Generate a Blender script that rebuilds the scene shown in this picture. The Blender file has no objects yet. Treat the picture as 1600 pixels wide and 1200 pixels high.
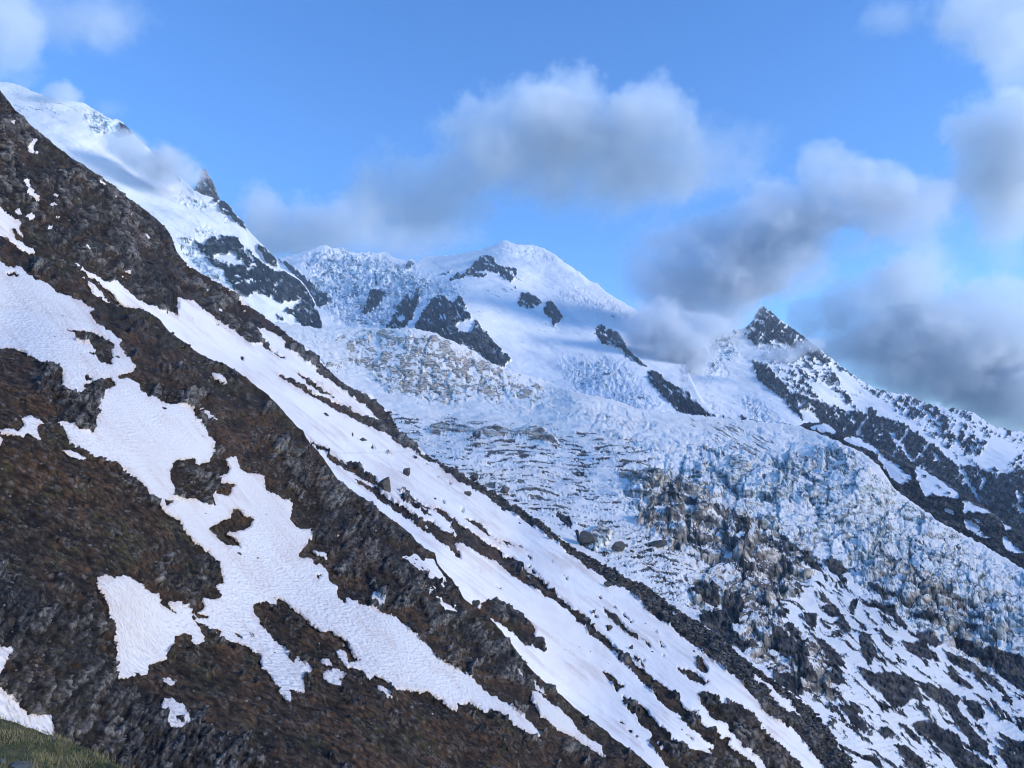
import bpy, math, numpy as np
from mathutils import Vector
R = math.radians
scn = bpy.context.scene
# ------------------------------------------------------------ camera, light, exposure
F = 1164.0                      # focal length in photo pixels (photo is 1600 x 1200)
PITCH = R(7.34)
cam = bpy.data.objects.new('camera', bpy.data.cameras.new('camera'))
scn.collection.objects.link(cam); scn.camera = cam
cam.data.sensor_width = 36.0; cam.data.lens = 36.0 * F / 1600.0
cam.data.clip_start = 0.3; cam.data.clip_end = 200000.0
cam.location = (0, 0, 0); cam.rotation_euler = (R(90) + PITCH, 0, 0)

SUN_EL, SUN_AZ = R(15), R(102)   # azimuth measured clockwise from +Y (view direction)
w = bpy.data.worlds.new('World'); scn.world = w; w.use_nodes = True
wn = w.node_tree; wn.nodes.clear()
sky = wn.nodes.new('ShaderNodeTexSky'); sky.sky_type = 'NISHITA'; sky.sun_disc = False
sky.sun_elevation = SUN_EL; sky.sun_rotation = SUN_AZ
sky.altitude = 2300; sky.air_density = 1.0; sky.dust_density = 0.3; sky.ozone_density = 1.6
bg = wn.nodes.new('ShaderNodeBackground'); bg.inputs[1].default_value = 0.1
wo = wn.nodes.new('ShaderNodeOutputWorld')
hs = wn.nodes.new('ShaderNodeHueSaturation'); hs.inputs['Saturation'].default_value = 1.32; hs.inputs['Hue'].default_value = .512; wn.links.new(sky.outputs[0], hs.inputs['Color']); wn.links.new(hs.outputs[0], bg.inputs[0]); wn.links.new(bg.outputs[0], wo.inputs[0])
sun = bpy.data.objects.new('sun', bpy.data.lights.new('sun', 'SUN'))
scn.collection.objects.link(sun)
sun.data.energy = 1.15; sun.data.angle = R(21); sun.data.color = (1.0, 0.93, 0.82)
sd = Vector((math.sin(SUN_AZ) * math.cos(SUN_EL), math.cos(SUN_AZ) * math.cos(SUN_EL), math.sin(SUN_EL)))
sun.rotation_euler = (-sd).to_track_quat('-Z', 'Y').to_euler()
scn.view_settings.view_transform = 'Standard'; scn.view_settings.look = 'None'
scn.view_settings.exposure = 1.88; scn.view_settings.gamma = 1.0
scn.cycles.use_denoising = True; scn.cycles.denoising_prefilter = 'ACCURATE'; scn.cycles.filter_width = 1.1
scn.cycles.max_bounces = 6; scn.cycles.diffuse_bounces = 3; scn.cycles.volume_bounces = 4
scn.cycles.volume_step_rate = 1.0; scn.cycles.volume_max_steps = 96

# ------------------------------------------------------------ maths helpers
rng = np.random.default_rng(7)
PERM = rng.permutation(256); PERM = np.concatenate([PERM, PERM, PERM]).astype(np.int32)
GR = rng.normal(size=(256, 3)); GR /= np.linalg.norm(GR, axis=1)[:, None]; GR = GR.astype(np.float32)
RND = rng.random(256).astype(np.float32)

def pn(x, y, z):
    """gradient noise, about -0.8..0.8"""
    xi = np.floor(x); yi = np.floor(y); zi = np.floor(z)
    fx = (x - xi).astype(np.float32); fy = (y - yi).astype(np.float32); fz = (z - zi).astype(np.float32)
    xi = xi.astype(np.int64) & 255; yi = yi.astype(np.int64) & 255; zi = zi.astype(np.int64) & 255
    ux = fx*fx*fx*(fx*(fx*6-15)+10); uy = fy*fy*fy*(fy*(fy*6-15)+10); uz = fz*fz*fz*(fz*(fz*6-15)+10)
    out = 0
    for dx in (0, 1):
        wx = ux if dx else 1-ux
        for dy in (0, 1):
            wy = uy if dy else 1-uy
            a = PERM[PERM[xi+dx]+yi+dy]
            for dz in (0, 1):
                wz = uz if dz else 1-uz
                g = GR[PERM[a+zi+dz] & 255]
                out = out + wx*wy*wz*(g[..., 0]*(fx-dx)+g[..., 1]*(fy-dy)+g[..., 2]*(fz-dz))
    return out * 1.5

def fbm(P, L, octv=5, gain=0.5, sp=None, ridged=False, seed=0.0, lac=2.03):
    s = 0; a = 1.0; n = 0
    for i in range(octv):
        k = 1.0 / L
        v = pn(P[..., 0]*k + seed + 17.3*i, P[..., 1]*k - seed + 5.1*i, P[..., 2]*k + 3.7*i + seed*.5)
        if ridged: v = (1 - 2*np.abs(v)) ; v = v*np.abs(v)
        wt = 1.0 if sp is None else np.clip(L/(2.2*sp) - 0.4, 0, 1)
        s = s + a*v*wt; n += a
        a *= gain; L /= lac
    return s/n*1.6 - (.612 if ridged else 0)

def uvn(u, v, lu, lv, ang=0, octv=4, gain=.5, seed=0, ridged=False):
    """anisotropic noise over a sheet's own parameters; ang in degrees, long axis lu"""
    c, s = math.cos(R(ang)), math.sin(R(ang))
    a = (u*c + v*s)/lu; b = (-u*s + v*c)/lv
    P = np.stack([a, b, np.full_like(a, seed*3.17)], -1)
    return fbm(P, 1.0, octv, gain, seed=seed, ridged=ridged)

def worley(x, y, seed=0):
    xi = np.floor(x).astype(np.int64); yi = np.floor(y).astype(np.int64)
    f1 = np.full(x.shape, 9.0); f2 = np.full(x.shape, 9.0); idv = np.zeros(x.shape)
    for dx in (-1, 0, 1):
        for dy in (-1, 0, 1):
            cx = xi+dx; cy = yi+dy
            h = PERM[(PERM[(cx+seed) & 255] + cy) & 255]
            px = cx + RND[h]; py = cy + RND[(h*7+31) & 255]
            d = np.sqrt((px-x)**2+(py-y)**2)
            nf = d < f1
            f2 = np.where(nf, f1, np.minimum(f2, d)); idv = np.where(nf, RND[(h*13+5) & 255], idv)
            f1 = np.where(nf, d, f1)
    return f1, f2, idv

def shards(u, v, ang, cu, cv, seed):
    """split rock or broken ice over a surface: cells long in direction ang, each with its own height, tilt, cracks between"""
    c, q = math.cos(R(ang)), math.sin(R(ang)); a = (u*c+v*q)/cu; b = (-u*q+v*c)/cv
    f1, f2, h = worley(a, b, seed); hb = np.modf(h*7.7)[0]; hc = np.modf(h*3.3)[0]
    return f2-f1, h, (hb-.5)*(a-np.floor(a)-.5)*1.1 - (.25+.6*hc)*(b-np.floor(b)-.5)
def ss(a, b, x):
    t = np.clip((x-a)/(b-a), 0, 1); return t*t*(3-2*t)
def mixc(c1, c2, t):
    c1 = np.asarray(c1, float); c2 = np.asarray(c2, float)
    return c1*(1-t[..., None]) + c2*t[..., None]

def dirs(u, v):
    """world direction whose forward component is 1, through photo pixel (u, v)"""
    x = (u-800)/F; y = -(v-600)/F
    c, s = math.cos(PITCH), math.sin(PITCH)
    return np.stack([x, c - y*s, s + y*c], -1)
def pt(u, v, D): return dirs(np.asarray(u, float), np.asarray(v, float))*np.asarray(D, float)[..., None]

class TPS:
    """smooth interpolation of inverse distance: flat slopes stay flat"""
    def __init__(s, pts, lam=1e-3):
        p = np.array(pts, float); s.c = p[:, :2]/400.; y = 300./p[:, 2]
        n = len(p); K = s.k(np.linalg.norm(s.c[:, None]-s.c[None], axis=2)) + lam*np.eye(n)
        Pm = np.hstack([np.ones((n, 1)), s.c]); A = np.zeros((n+3, n+3)); A[:n, :n] = K; A[:n, n:] = Pm; A[n:, :n] = Pm.T
        s.w = np.linalg.solve(A, np.concatenate([y, np.zeros(3)])); s.lo = y.min()*.6; s.hi = y.max()*1.6
    def k(s, r): return np.where(r > 0, r*r*np.log(np.maximum(r, 1e-9)), 0)
    def __call__(s, u, v):
        u = np.asarray(u, float)/400.; v = np.asarray(v, float)/400.
        o = s.w[-3] + s.w[-2]*u + s.w[-1]*v
        for (cu, cv), wt in zip(s.c, s.w): o = o + wt*s.k(np.sqrt((u-cu)**2+(v-cv)**2))
        return 300./np.clip(o, s.lo, s.hi)

# ------------------------------------------------------------ ground cover maps (what lies where on the slopes)
class Cover:
    X0, Y0, W, H = -80, 0, 1760, 1300
    def __init__(s, base): s.m = np.full((s.H, s.W), float(base), np.float32)
    def poly(s, pts, val):
        p = np.array(pts, float) - (s.X0, s.Y0)
        x0, y0 = np.maximum(np.floor(p.min(0)).astype(int)-1, 0); x1, y1 = np.ceil(p.max(0)).astype(int)+2
        x1 = min(x1, s.W); y1 = min(y1, s.H)
        if x1 <= x0 or y1 <= y0: return
        X, Y = np.meshgrid(np.arange(x0, x1)+.5, np.arange(y0, y1)+.5)
        ins = np.zeros(X.shape, bool)
        for (ax, ay), (bx, by) in zip(p, np.roll(p, -1, 0)):
            if ay == by: continue
            c = ((ay > Y) != (by > Y)) & (X < (bx-ax)*(Y-ay)/(by-ay)+ax); ins ^= c
        s.m[y0:y1, x0:x1][ins] = val
    def line(s, pts, wd, val):
        for (ax, ay), (bx, by) in zip(pts[:-1], pts[1:]):
            d = math.hypot(bx-ax, by-ay) or 1; nx, ny = -(by-ay)/d*wd/2, (bx-ax)/d*wd/2
            ex, ey = (bx-ax)/d*wd*.3, (by-ay)/d*wd*.3
            s.poly([(ax-ex+nx*.6, ay-ey+ny*.6), (ax+nx, ay+ny), (bx+nx, by+ny), (bx+ex+nx*.5, by+ey+ny*.5), (bx+ex-nx*.5, by+ey-ny*.5), (bx-nx, by-ny), (ax-nx, ay-ny), (ax-ex-nx*.6, ay-ey-ny*.6)], val)
    def blob(s, x, y, a, b, ang, val):
        t = np.linspace(0, 6.283, 11)[:-1]; c, q = math.cos(R(ang)), math.sin(R(ang))
        rr = 1 + .25*np.sin(t*3+x)+.15*np.sin(t*2+y)
        s.poly([(x+a*r*math.cos(k)*c-b*r*math.sin(k)*q, y+a*r*math.cos(k)*q+b*r*math.sin(k)*c) for k, r in zip(t, rr)], val)
    def blur(s, r):
        m = s.m
        for ax in (0, 1):
            for _ in range(2):
                k = int(max(1, r)); c = np.cumsum(np.pad(m, [(k+1, k) if i == ax else (0, 0) for i in (0, 1)], mode='edge'), axis=ax)
                n = m.shape[ax]
                m = (np.take(c, np.arange(2*k+1, 2*k+1+n), ax) - np.take(c, np.arange(0, n), ax))/(2*k+1)
        s.m = m.astype(np.float32); return s
    def at(s, u, v):
        x = np.clip(u - s.X0 - .5, 0, s.W-1.01); y = np.clip(v - s.Y0 - .5, 0, s.H-1.01)
        xi = x.astype(int); yi = y.astype(int); fx = x-xi; fy = y-yi; m = s.m
        return (m[yi, xi]*(1-fx)+m[yi, xi+1]*fx)*(1-fy)+(m[yi+1, xi]*(1-fx)+m[yi+1, xi+1]*fx)*fy

# ------------------------------------------------------------ mesh building
def mesh_obj(name, V, Fq, mat, cols=None, smooth=True, parent=None):
    me = bpy.data.meshes.new(name)
    V = np.ascontiguousarray(V, np.float32); Fq = np.ascontiguousarray(Fq, np.int32)
    k = Fq.shape[1]
    me.vertices.add(len(V)); me.vertices.foreach_set('co', V.ravel())
    me.loops.add(Fq.size); me.loops.foreach_set('vertex_index', Fq.ravel())
    me.polygons.add(len(Fq)); me.polygons.foreach_set('loop_start', np.arange(0, Fq.size, k, dtype=np.int32))
    me.update(calc_edges=True)
    me.polygons.foreach_set('use_smooth', np.full(len(Fq), smooth))
    for nm, c in (cols or {}).items():
        at = me.color_attributes.new(nm, 'FLOAT_COLOR', 'POINT'); at.data.foreach_set('color', np.ascontiguousarray(c, np.float32).ravel())
    me.materials.append(mat)
    o = bpy.data.objects.new(name, me); scn.collection.objects.link(o)
    if parent: o.parent = parent
    return o
def tag(o, label=None, cat=None, group=None, kind=None):
    for k, v in (('label', label), ('category', cat), ('group', group), ('kind', kind)):
        if v: o[k] = v
    return o

def scatter(name, sources, n, pxlo, pxhi, seed, mat, label, cat, squash=.75):
    """loose stones lying on the slopes: too many to count"""
    import bmesh
    r = np.random.default_rng(seed); bm = bmesh.new(); bmesh.ops.create_icosphere(bm, subdivisions=2, radius=1.0)
    bm.verts.ensure_lookup_table(); V0 = np.array([q.co for q in bm.verts]); F0 = np.array([[q.index for q in f.verts] for f in bm.faces]); bm.free()
    var = []
    for k in range(10):
        V = V0.copy()
        for _ in range(9):
            m = r.normal(size=3); m /= np.linalg.norm(m); d = .35+.35*r.random(); V = V - np.clip(V@m-d, 0, None)[:, None]*m
        var.append(V)
    var = np.array(var); P = np.concatenate([s_[0] for s_ in sources]); w_ = np.concatenate([s_[1] for s_ in sources]); w_ = w_/w_.sum()
    at = P[r.choice(len(P), n, p=w_)]; px = pxlo*(pxhi/pxlo)**(r.random(n)**2.2); sz = px*np.linalg.norm(at, axis=1)/F*.6
    M = r.normal(size=(n, 3, 3)); Q = np.linalg.qr(M)[0]; sh = np.stack([sz*(.8+.6*r.random(n)), sz*(.7+.5*r.random(n)), sz*squash*(.6+.6*r.random(n))], -1)
    VV = np.einsum('nij,nkj->nki', Q, var[r.integers(0, 10, n)])*sh[:, None] + at[:, None]
    FF = (F0[None]+(np.arange(n)*len(V0))[:, None, None]).reshape(-1, 3)
    tone = (.5+1.0*r.random(n)**1.5)[:, None]*np.array([[.125, .115, .105]]); col = np.concatenate([tone, np.zeros((n, 1))], 1)
    o = mesh_obj(name, VV.reshape(-1, 3), FF, mat, {'cover': np.repeat(col, len(V0), 0)}, smooth=False)
    return tag(o, label, cat, kind='stuff')

def normals(P):
    a = np.gradient(P, axis=1); b = np.gradient(P, axis=0); n = np.cross(a, b)
    n /= np.maximum(np.linalg.norm(n, axis=-1), 1e-9)[..., None]
    n *= np.where((n*P).sum(-1) > 0, -1, 1)[..., None]
    return n

SHEET = {}
def sheet(name, top, bot, step, depth, build, mat, jit=1.0, jl=9, crest=1.0, u0=None, u1=None, label=None, cat=None, vstep=None):
    """a piece of land: top = its skyline, bot = how far down it reaches; build(u,v,D,P,N,sp,k) -> displaced P, snow, colour"""
    top = np.array(top, float); bot = np.array(bot, float)
    u0 = top[0, 0] if u0 is None else u0; u1 = top[-1, 0] if u1 is None else u1
    U = np.arange(u0, u1+step, step); vt = np.interp(U, top[:, 0], top[:, 1]); vb = np.interp(U, bot[:, 0], bot[:, 1])
    z = np.zeros_like(U); jn = np.stack([U/jl, z+step*3, z+7], -1)
    vt = vt + jit*2.2*fbm(jn, 1.0, 5, .62)
    vs = vstep or step
    n = int(max(2, ((vb-vt).max())/vs + 2))
    K = np.arange(n)[:, None]; v = vt[None]+K*vs; u = np.repeat(U[None], n, 0)
    keep = v <= vb[None]+2*vs
    D = depth(u, v); P = pt(u, v, D); N = normals(P); sp = D*step/F
    rr_ = build(u, v, D, P, N, sp, K*vs + 0*u); P2, snow, col = rr_[:3]; gm = np.clip(rr_[3], 0, 1) if len(rr_) > 3 else 0*u
    # back of the crest
    rows = []; c0 = P2[0]; rad = c0.copy(); rad[:, 2] = 0; rad /= np.linalg.norm(rad, axis=1)[:, None]
    spc = D[0]*step/F
    for q in (40, 16, 7, 3, 1.2):
        s_ = (spc*q*crest)[:, None]; r = c0 + rad*s_; r[:, 2] -= s_[:, 0]*(0.75 if q > 3 else .6); rows.append(r)
    nb = len(rows)
    V = np.concatenate([np.stack(rows), P2], 0)
    sn = np.concatenate([np.repeat(snow[:1], nb, 0), snow], 0); cl = np.concatenate([np.repeat(col[:1], nb, 0), col], 0)
    kp = np.concatenate([np.ones((nb, len(U)), bool), keep], 0)
    m, w_ = kp.shape; idx = np.arange(m*w_).reshape(m, w_)
    fk = kp[:-1, :-1] & kp[:-1, 1:] & kp[1:, 1:] & kp[1:, :-1]
    f = np.stack([idx[:-1, :-1][fk], idx[1:, :-1][fk], idx[1:, 1:][fk], idx[:-1, 1:][fk]], -1)
    used = np.zeros(m*w_, bool); used[f.ravel()] = True; re = np.cumsum(used)-1
    C = np.concatenate([cl.reshape(-1, 3), sn.reshape(-1, 1)], 1)
    gg = np.concatenate([np.repeat(gm[:1], nb, 0), gm], 0).reshape(-1, 1); G4 = np.concatenate([gg, gg, gg, gg*0+1], 1)
    o = mesh_obj(name, V.reshape(-1, 3)[used], re[f], mat, {'cover': C[used], 'grime': G4[used]})
    tag(o, label, cat, kind='structure')
    SHEET[label] = (P2[keep], snow[keep], u[keep], v[keep], N[keep])
    return o

# ------------------------------------------------------------ materials
def nd(nt, t, **kw):
    n = nt.nodes.new(t)
    for k, v in kw.items(): setattr(n, k, v)
    return n
def noise_n(nt, co, scale, detail=4, rough=.6):
    n = nd(nt, 'ShaderNodeTexNoise'); n.inputs['Scale'].default_value = scale; n.inputs['Detail'].default_value = detail
    n.inputs['Roughness'].default_value = rough; nt.links.new(co, n.inputs['Vector']); return n
def math_n(nt, op, a, b=None, c=None, clamp=False):
    n = nd(nt, 'ShaderNodeMath', operation=op, use_clamp=clamp)
    for i, x in enumerate((a, b, c)):
        if x is None: continue
        if isinstance(x, (int, float)): n.inputs[i].default_value = x
        else: nt.links.new(x, n.inputs[i])
    return n.outputs[0]
def mapr(nt, x, a, b, c, d, smooth=False):
    n = nd(nt, 'ShaderNodeMapRange', interpolation_type='SMOOTHSTEP' if smooth else 'LINEAR'); nt.links.new(x, n.inputs[0])
    for i, k in enumerate((a, b, c, d)): n.inputs[i+1].default_value = k
    return n.outputs[0]

def land_mat(name, scale, rockbump, snowbump, edge=.22, blk=1.5, rot=58, snowcol=(.80, .81, .84), dirt=(.60, .56, .55), dirtamt=.35, suncup=None, var=(.45, 1.6)):
    """scale: size in metres of the finest thing worth drawing on this piece of land"""
    m = bpy.data.materials.new(name); m.use_nodes = True; nt = m.node_tree; nt.nodes.clear()
    out = nd(nt, 'ShaderNodeOutputMaterial'); b = nd(nt, 'ShaderNodeBsdfPrincipled'); nt.links.new(b.outputs[0], out.inputs[0])
    at = nd(nt, 'ShaderNodeAttribute', attribute_name='cover'); co = nd(nt, 'ShaderNodeTexCoord').outputs['Object']
    n1 = noise_n(nt, co, 1/(scale*3), 8, .72); n2 = noise_n(nt, co, 1/(scale*14), 5, .6); n3 = noise_n(nt, co, 1/(scale*60), 4, .55)
    mask = math_n(nt, 'ADD', at.outputs['Alpha'], math_n(nt, 'MULTIPLY', math_n(nt, 'SUBTRACT', n1.outputs[0], .5), edge))
    mask = mapr(nt, mask, .46, .54, 0, 1, True)
    # rock and earth: colour of the place, broken up
    v = mapr(nt, n1.outputs[0], .3, .7, var[0], var[1]); v2 = mapr(nt, n2.outputs[0], .3, .7, .8, 1.22)
    vv = math_n(nt, 'MULTIPLY', v, v2)
    gc = nd(nt, 'ShaderNodeVectorMath', operation='SCALE'); nt.links.new(at.outputs['Color'], gc.inputs[0]); nt.links.new(vv, gc.inputs['Scale'])
    sc = nd(nt, 'ShaderNodeMix', data_type='RGBA'); sc.inputs['A'].default_value = (*snowcol, 1); sc.inputs['B'].default_value = (*dirt, 1)
    gr = nd(nt, 'ShaderNodeAttribute', attribute_name='grime')
    nt.links.new(math_n(nt, 'ADD', mapr(nt, math_n(nt, 'ADD', n3.outputs[0], math_n(nt, 'MULTIPLY', n2.outputs[0], .35)), .55, .95, 0, dirtamt), gr.outputs['Fac'], clamp=True), sc.inputs['Factor'])
    mx = nd(nt, 'ShaderNodeMix', data_type='RGBA'); nt.links.new(mask, mx.inputs['Factor'])
    nt.links.new(gc.outputs[0], mx.inputs['A']); nt.links.new(sc.outputs['Result'], mx.inputs['B'])
    nt.links.new(mx.outputs['Result'], b.inputs['Base Color'])
    nt.links.new(mapr(nt, mask, 0, 1, .95, .62), b.inputs['Roughness']); b.inputs['Specular IOR Level'].default_value = .25
    # relief
    mp2 = nd(nt, 'ShaderNodeMapping'); mp2.inputs['Rotation'].default_value = (0, R(rot), 0); mp2.inputs['Scale'].default_value = (1/(scale*7), 1/(scale*4), 1/(scale*2.6)); nt.links.new(co, mp2.inputs[0])
    wv2 = nd(nt, 'ShaderNodeVectorMath', operation='ADD'); nt.links.new(mp2.outputs[0], wv2.inputs[0]); nt.links.new(noise_n(nt, mp2.outputs[0], .9, 3, .6).outputs['Color'], wv2.inputs[1])
    vb = nd(nt, 'ShaderNodeTexVoronoi', feature='F1'); vb.inputs['Scale'].default_value = 1.0; nt.links.new(wv2.outputs[0], vb.inputs['Vector'])
    rb = math_n(nt, 'ADD', math_n(nt, 'MULTIPLY', n1.outputs[0], scale*rockbump), math_n(nt, 'MULTIPLY', vb.outputs['Distance'], -scale*rockbump*blk))
    crk = mapr(nt, vb.outputs['Distance'], .3, .8, 1.2, .25)
    vv2 = math_n(nt, 'MULTIPLY', vv, crk); nt.links.new(vv2, gc.inputs['Scale'])
    if suncup:
        mp = nd(nt, 'ShaderNodeMapping'); mp.inputs['Scale'].default_value = (1/suncup*.62, 1/suncup, 1/suncup*1.25); nt.links.new(co, mp.inputs[0])
        vo = nd(nt, 'ShaderNodeTexVoronoi', feature='SMOOTH_F1'); vo.inputs['Scale'].default_value = 1.0; vo.inputs['Smoothness'].default_value = .6
        wv = nd(nt, 'ShaderNodeVectorMath', operation='ADD'); nz = noise_n(nt, mp.outputs[0], 1.1, 2, .5)
        nt.links.new(mp.outputs[0], wv.inputs[0]); nt.links.new(nz.outputs['Color'], wv.inputs[1]); nt.links.new(wv.outputs[0], vo.inputs['Vector'])
        sb = math_n(nt, 'MULTIPLY', vo.outputs['Distance'], suncup*snowbump)
    else:
        sb = math_n(nt, 'MULTIPLY', n2.outputs[0], scale*snowbump)
    hx = nd(nt, 'ShaderNodeMix', data_type='FLOAT'); nt.links.new(mask, hx.inputs['Factor']); nt.links.new(rb, hx.inputs['A']); nt.links.new(sb, hx.inputs['B'])
    bu = nd(nt, 'ShaderNodeBump'); bu.inputs['Strength'].default_value = 1.0; bu.inputs['Distance'].default_value = 1.0
    nt.links.new(hx.outputs['Result'], bu.inputs['Height']); nt.links.new(bu.outputs[0], b.inputs['Normal'])
    return m
# ============================================================ NEAR SLOPES: snow cover map
def P_(s): 
    a = [float(x) for x in s.replace(';', ' ').replace(',', ' ').split()]; return list(zip(a[::2], a[1::2]))
near = Cover(0)
SN = [  # snow patches
"-80 400;0 406;12 416;35 418;50 432;72 440;96 458;112 464;130 472;152 484;140 488;148 500;156 508;170 516;190 532;188 540;192 546;204 562;214 570;205 582;186 584;190 592;180 600;176 588;158 594;144 598;132 600;134 610;114 614;98 608;98 580;88 566;72 566;60 562;48 556;40 548;20 544;-80 540",
"190 591;212 594;218 600;220 610;232 618;246 624;264 630;292 632;304 642;308 654;318 668;328 680;336 690;334 710;328 722;316 722;344 744;358 738;362 728;354 714;370 713;376 732;392 738;416 744;416 766;432 772;458 784;456 800;452 808;458 818;472 826;488 824;486 840;476 856;466 870;488 870;490 880;508 886;516 906;518 910;528 916;526 928;540 942;544 930;556 938;578 948;598 958;614 960;634 976;656 996;670 1008;686 1028;700 1036;708 1040;738 1060;760 1080;790 1098;820 1120;845 1142;844 1148;834 1147;814 1138;800 1126;788 1116;772 1110;758 1110;742 1100;732 1094;726 1098;714 1098;716 1112;708 1108;690 1092;672 1082;652 1078;640 1082;650 1080;620 1076;604 1064;588 1054;578 1060;564 1044;540 1038;530 1028;524 1014;532 1012;540 1020;546 1034;566 1030;550 1022;548 1012;544 1004;520 988;504 986;488 976;470 960;460 953;446 938;430 931;434 944;412 940;396 942;398 956;408 976;426 992;438 1008;454 1018;450 1026;460 1034;464 1024;480 1036;490 1044;478 1050;474 1064;478 1082;452 1076;456 1096;434 1082;442 1074;420 1052;408 1036;406 1018;392 1014;360 1000;334 990;320 980;306 966;296 958;312 956;322 948;318 934;344 934;338 914;350 912;348 900;344 884;328 860;300 840;282 812;264 800;246 784;234 768;208 740;180 720;164 720;140 708;124 696;110 692;106 676;90 658;108 660;124 672;144 676;154 664;152 652;158 640;154 628;164 620;164 608;180 602;182 594",
"150 902;165 899;180 901;196 899;220 910;236 926;248 926;254 934;250 944;268 950;268 940;286 940;298 950;300 964;312 978;320 1002;304 1006;300 994;290 988;274 992;274 1008;260 1018;262 1030;238 1034;232 1054;216 1054;200 1060;184 1056;182 1036;182 1004;182 980;174 968;170 944;166 928;152 914",
"248 1060;268 1058;274 1068;260 1068", "258 1090;270 1088;278 1100;290 1100;298 1126;286 1136;268 1134;258 1126;264 1118;250 1108",
"-80 1050;0 1076;14 1082;38 1110;48 1116;78 1116;84 1146;60 1200;-80 1200", "-80 1010;0 1010;16 1008;18 1014;10 1040;0 1056;-80 1056",
"44 646;68 658;58 672;66 688;44 676;38 682;18 678;-80 676;-80 664;0 669;30 672;40 662;32 652", "-60 682;0 682;7 688;0 694;-60 694", "84 680;102 690;90 685",
"94 700;120 704;140 718;124 716;100 704", "100 710;116 716;106 714", "311 640;325 641;341 657;328 656", "328 580;346 584;360 602;340 590", "260 523;266 528;262 528",
"584 922;600 940;594 948;578 936", "490 860;508 862;514 874;498 868", "524 832;540 836;527 837", "500 1028;516 1026;522 1042;508 1036", "502 1050;528 1042;546 1054;530 1058;534 1072;512 1062",
"588 1068;596 1068;618 1090;604 1088", "662 1100;680 1116;672 1112", "494 1000;508 1008;498 1005", "788 1032;812 1050;832 1066;860 1088;840 1078;816 1058",
"830 1074;850 1088;880 1110;896 1128;904 1140;918 1152;936 1162;946 1182;930 1176;920 1168;900 1152;880 1144;860 1130;845 1112;834 1090"]
RK = [  # ground showing inside the snow
"116 514;144 516;158 522;176 536;180 538;178 546;172 546;178 568;160 566;148 556;136 550;152 548;140 536;122 532;116 522", "100 510;117 516;112 518", "131 584;147 586;145 594;133 594", "7 424;26 424;28 430;12 429",
"270 722;284 718;304 714;306 730;320 722;332 726;342 744;344 754;366 754;364 772;350 774;336 766;334 776;340 790;326 790;306 780;280 780;270 774;274 764;266 744",
"326 822;352 812;362 808;364 796;380 796;384 804;398 812;394 822;380 828;358 830;368 840;378 856;352 848;340 838", "256 778;276 784;262 788", "492 900;504 899;500 906",
"268 948;280 956;276 960;268 952", "274 1114;286 1120;286 1132;278 1124", "306 957;328 963;326 967;312 966", "332 980;347 985;342 990", "364 985;380 996;372 996", "388 984;398 990;396 996", "208 1048;223 1050;215 1054"]
for s in SN: near.poly(P_(s), 1)
for s in RK: near.poly(P_(s), 0)
near1 = near; near2 = Cover(1)   # second slope: snow is the ground state below the cliffs
CL = "-80 -10;300 -10;286 406;304 420;334 436;364 452;382 474;396 482;412 492;432 508;446 520;470 536;510 574;552 608;588 626;610 644;622 670;616 670;600 654;592 646;580 638;560 626;540 612;520 596;500 584;480 566;460 550;444 540;448 532;430 520;410 512;396 508;406 520;412 532;426 546;446 558;452 561;436 557;420 546;402 534;392 538;380 530;372 520;360 514;340 500;332 490;318 484;308 472;292 470;278 462;280 480;278 492;274 494;262 488;248 484;243 476;240 478;226 472;224 474;216 468;204 460;190 448;180 436;170 442;150 430;130 418;115 408;120 414;150 438;180 462;205 482;225 486;250 520;-80 520"
near2.poly(P_(CL), 0)
for s in ["-80 300;0 322;20 338;34 348;28 354;40 370;16 358;24 374;48 384;58 394;46 394;24 380;12 372;0 369;-80 352", "124 426;140 440;156 452;172 472;180 480;166 472;154 464;144 454;138 442", "172 454;200 474;208 482;196 476;180 464",
  "24 328;30 324;35 326;33 332;38 337;28 333", "40 337;48 332;54 338;53 342", "77 320;86 317;94 321;80 322", "89 334;98 337;92 339", "73 354;82 352;84 355;77 360", "40 300;58 304;61 313;48 306", "84 300;94 302;85 307", "133 382;145 393;136 389", "190 418;206 425;202 427", "189 430;203 433;196 434", "195 332;208 340;200 337", "225 362;233 366;234 373;228 368", "178 304;183 308;180 308",
  "11 189;24 194;22 197;15 194", "46 215;60 217;54 225;52 235;65 241;47 239;41 231;49 222", "32 280;46 282;48 295;59 305;61 314;47 305;39 297;39 285", "94 302;87 307;85 300", "150 276;167 289;160 290;155 284", "178 305;182 309;179 309", "340 478;350 488;343 486", "318 450;330 452;321 454", "383 481;388 487;384 486", "211 349;215 352;211 351", "216 356;222 361;218 360"]: near2.poly(P_(s), 1)
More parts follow.
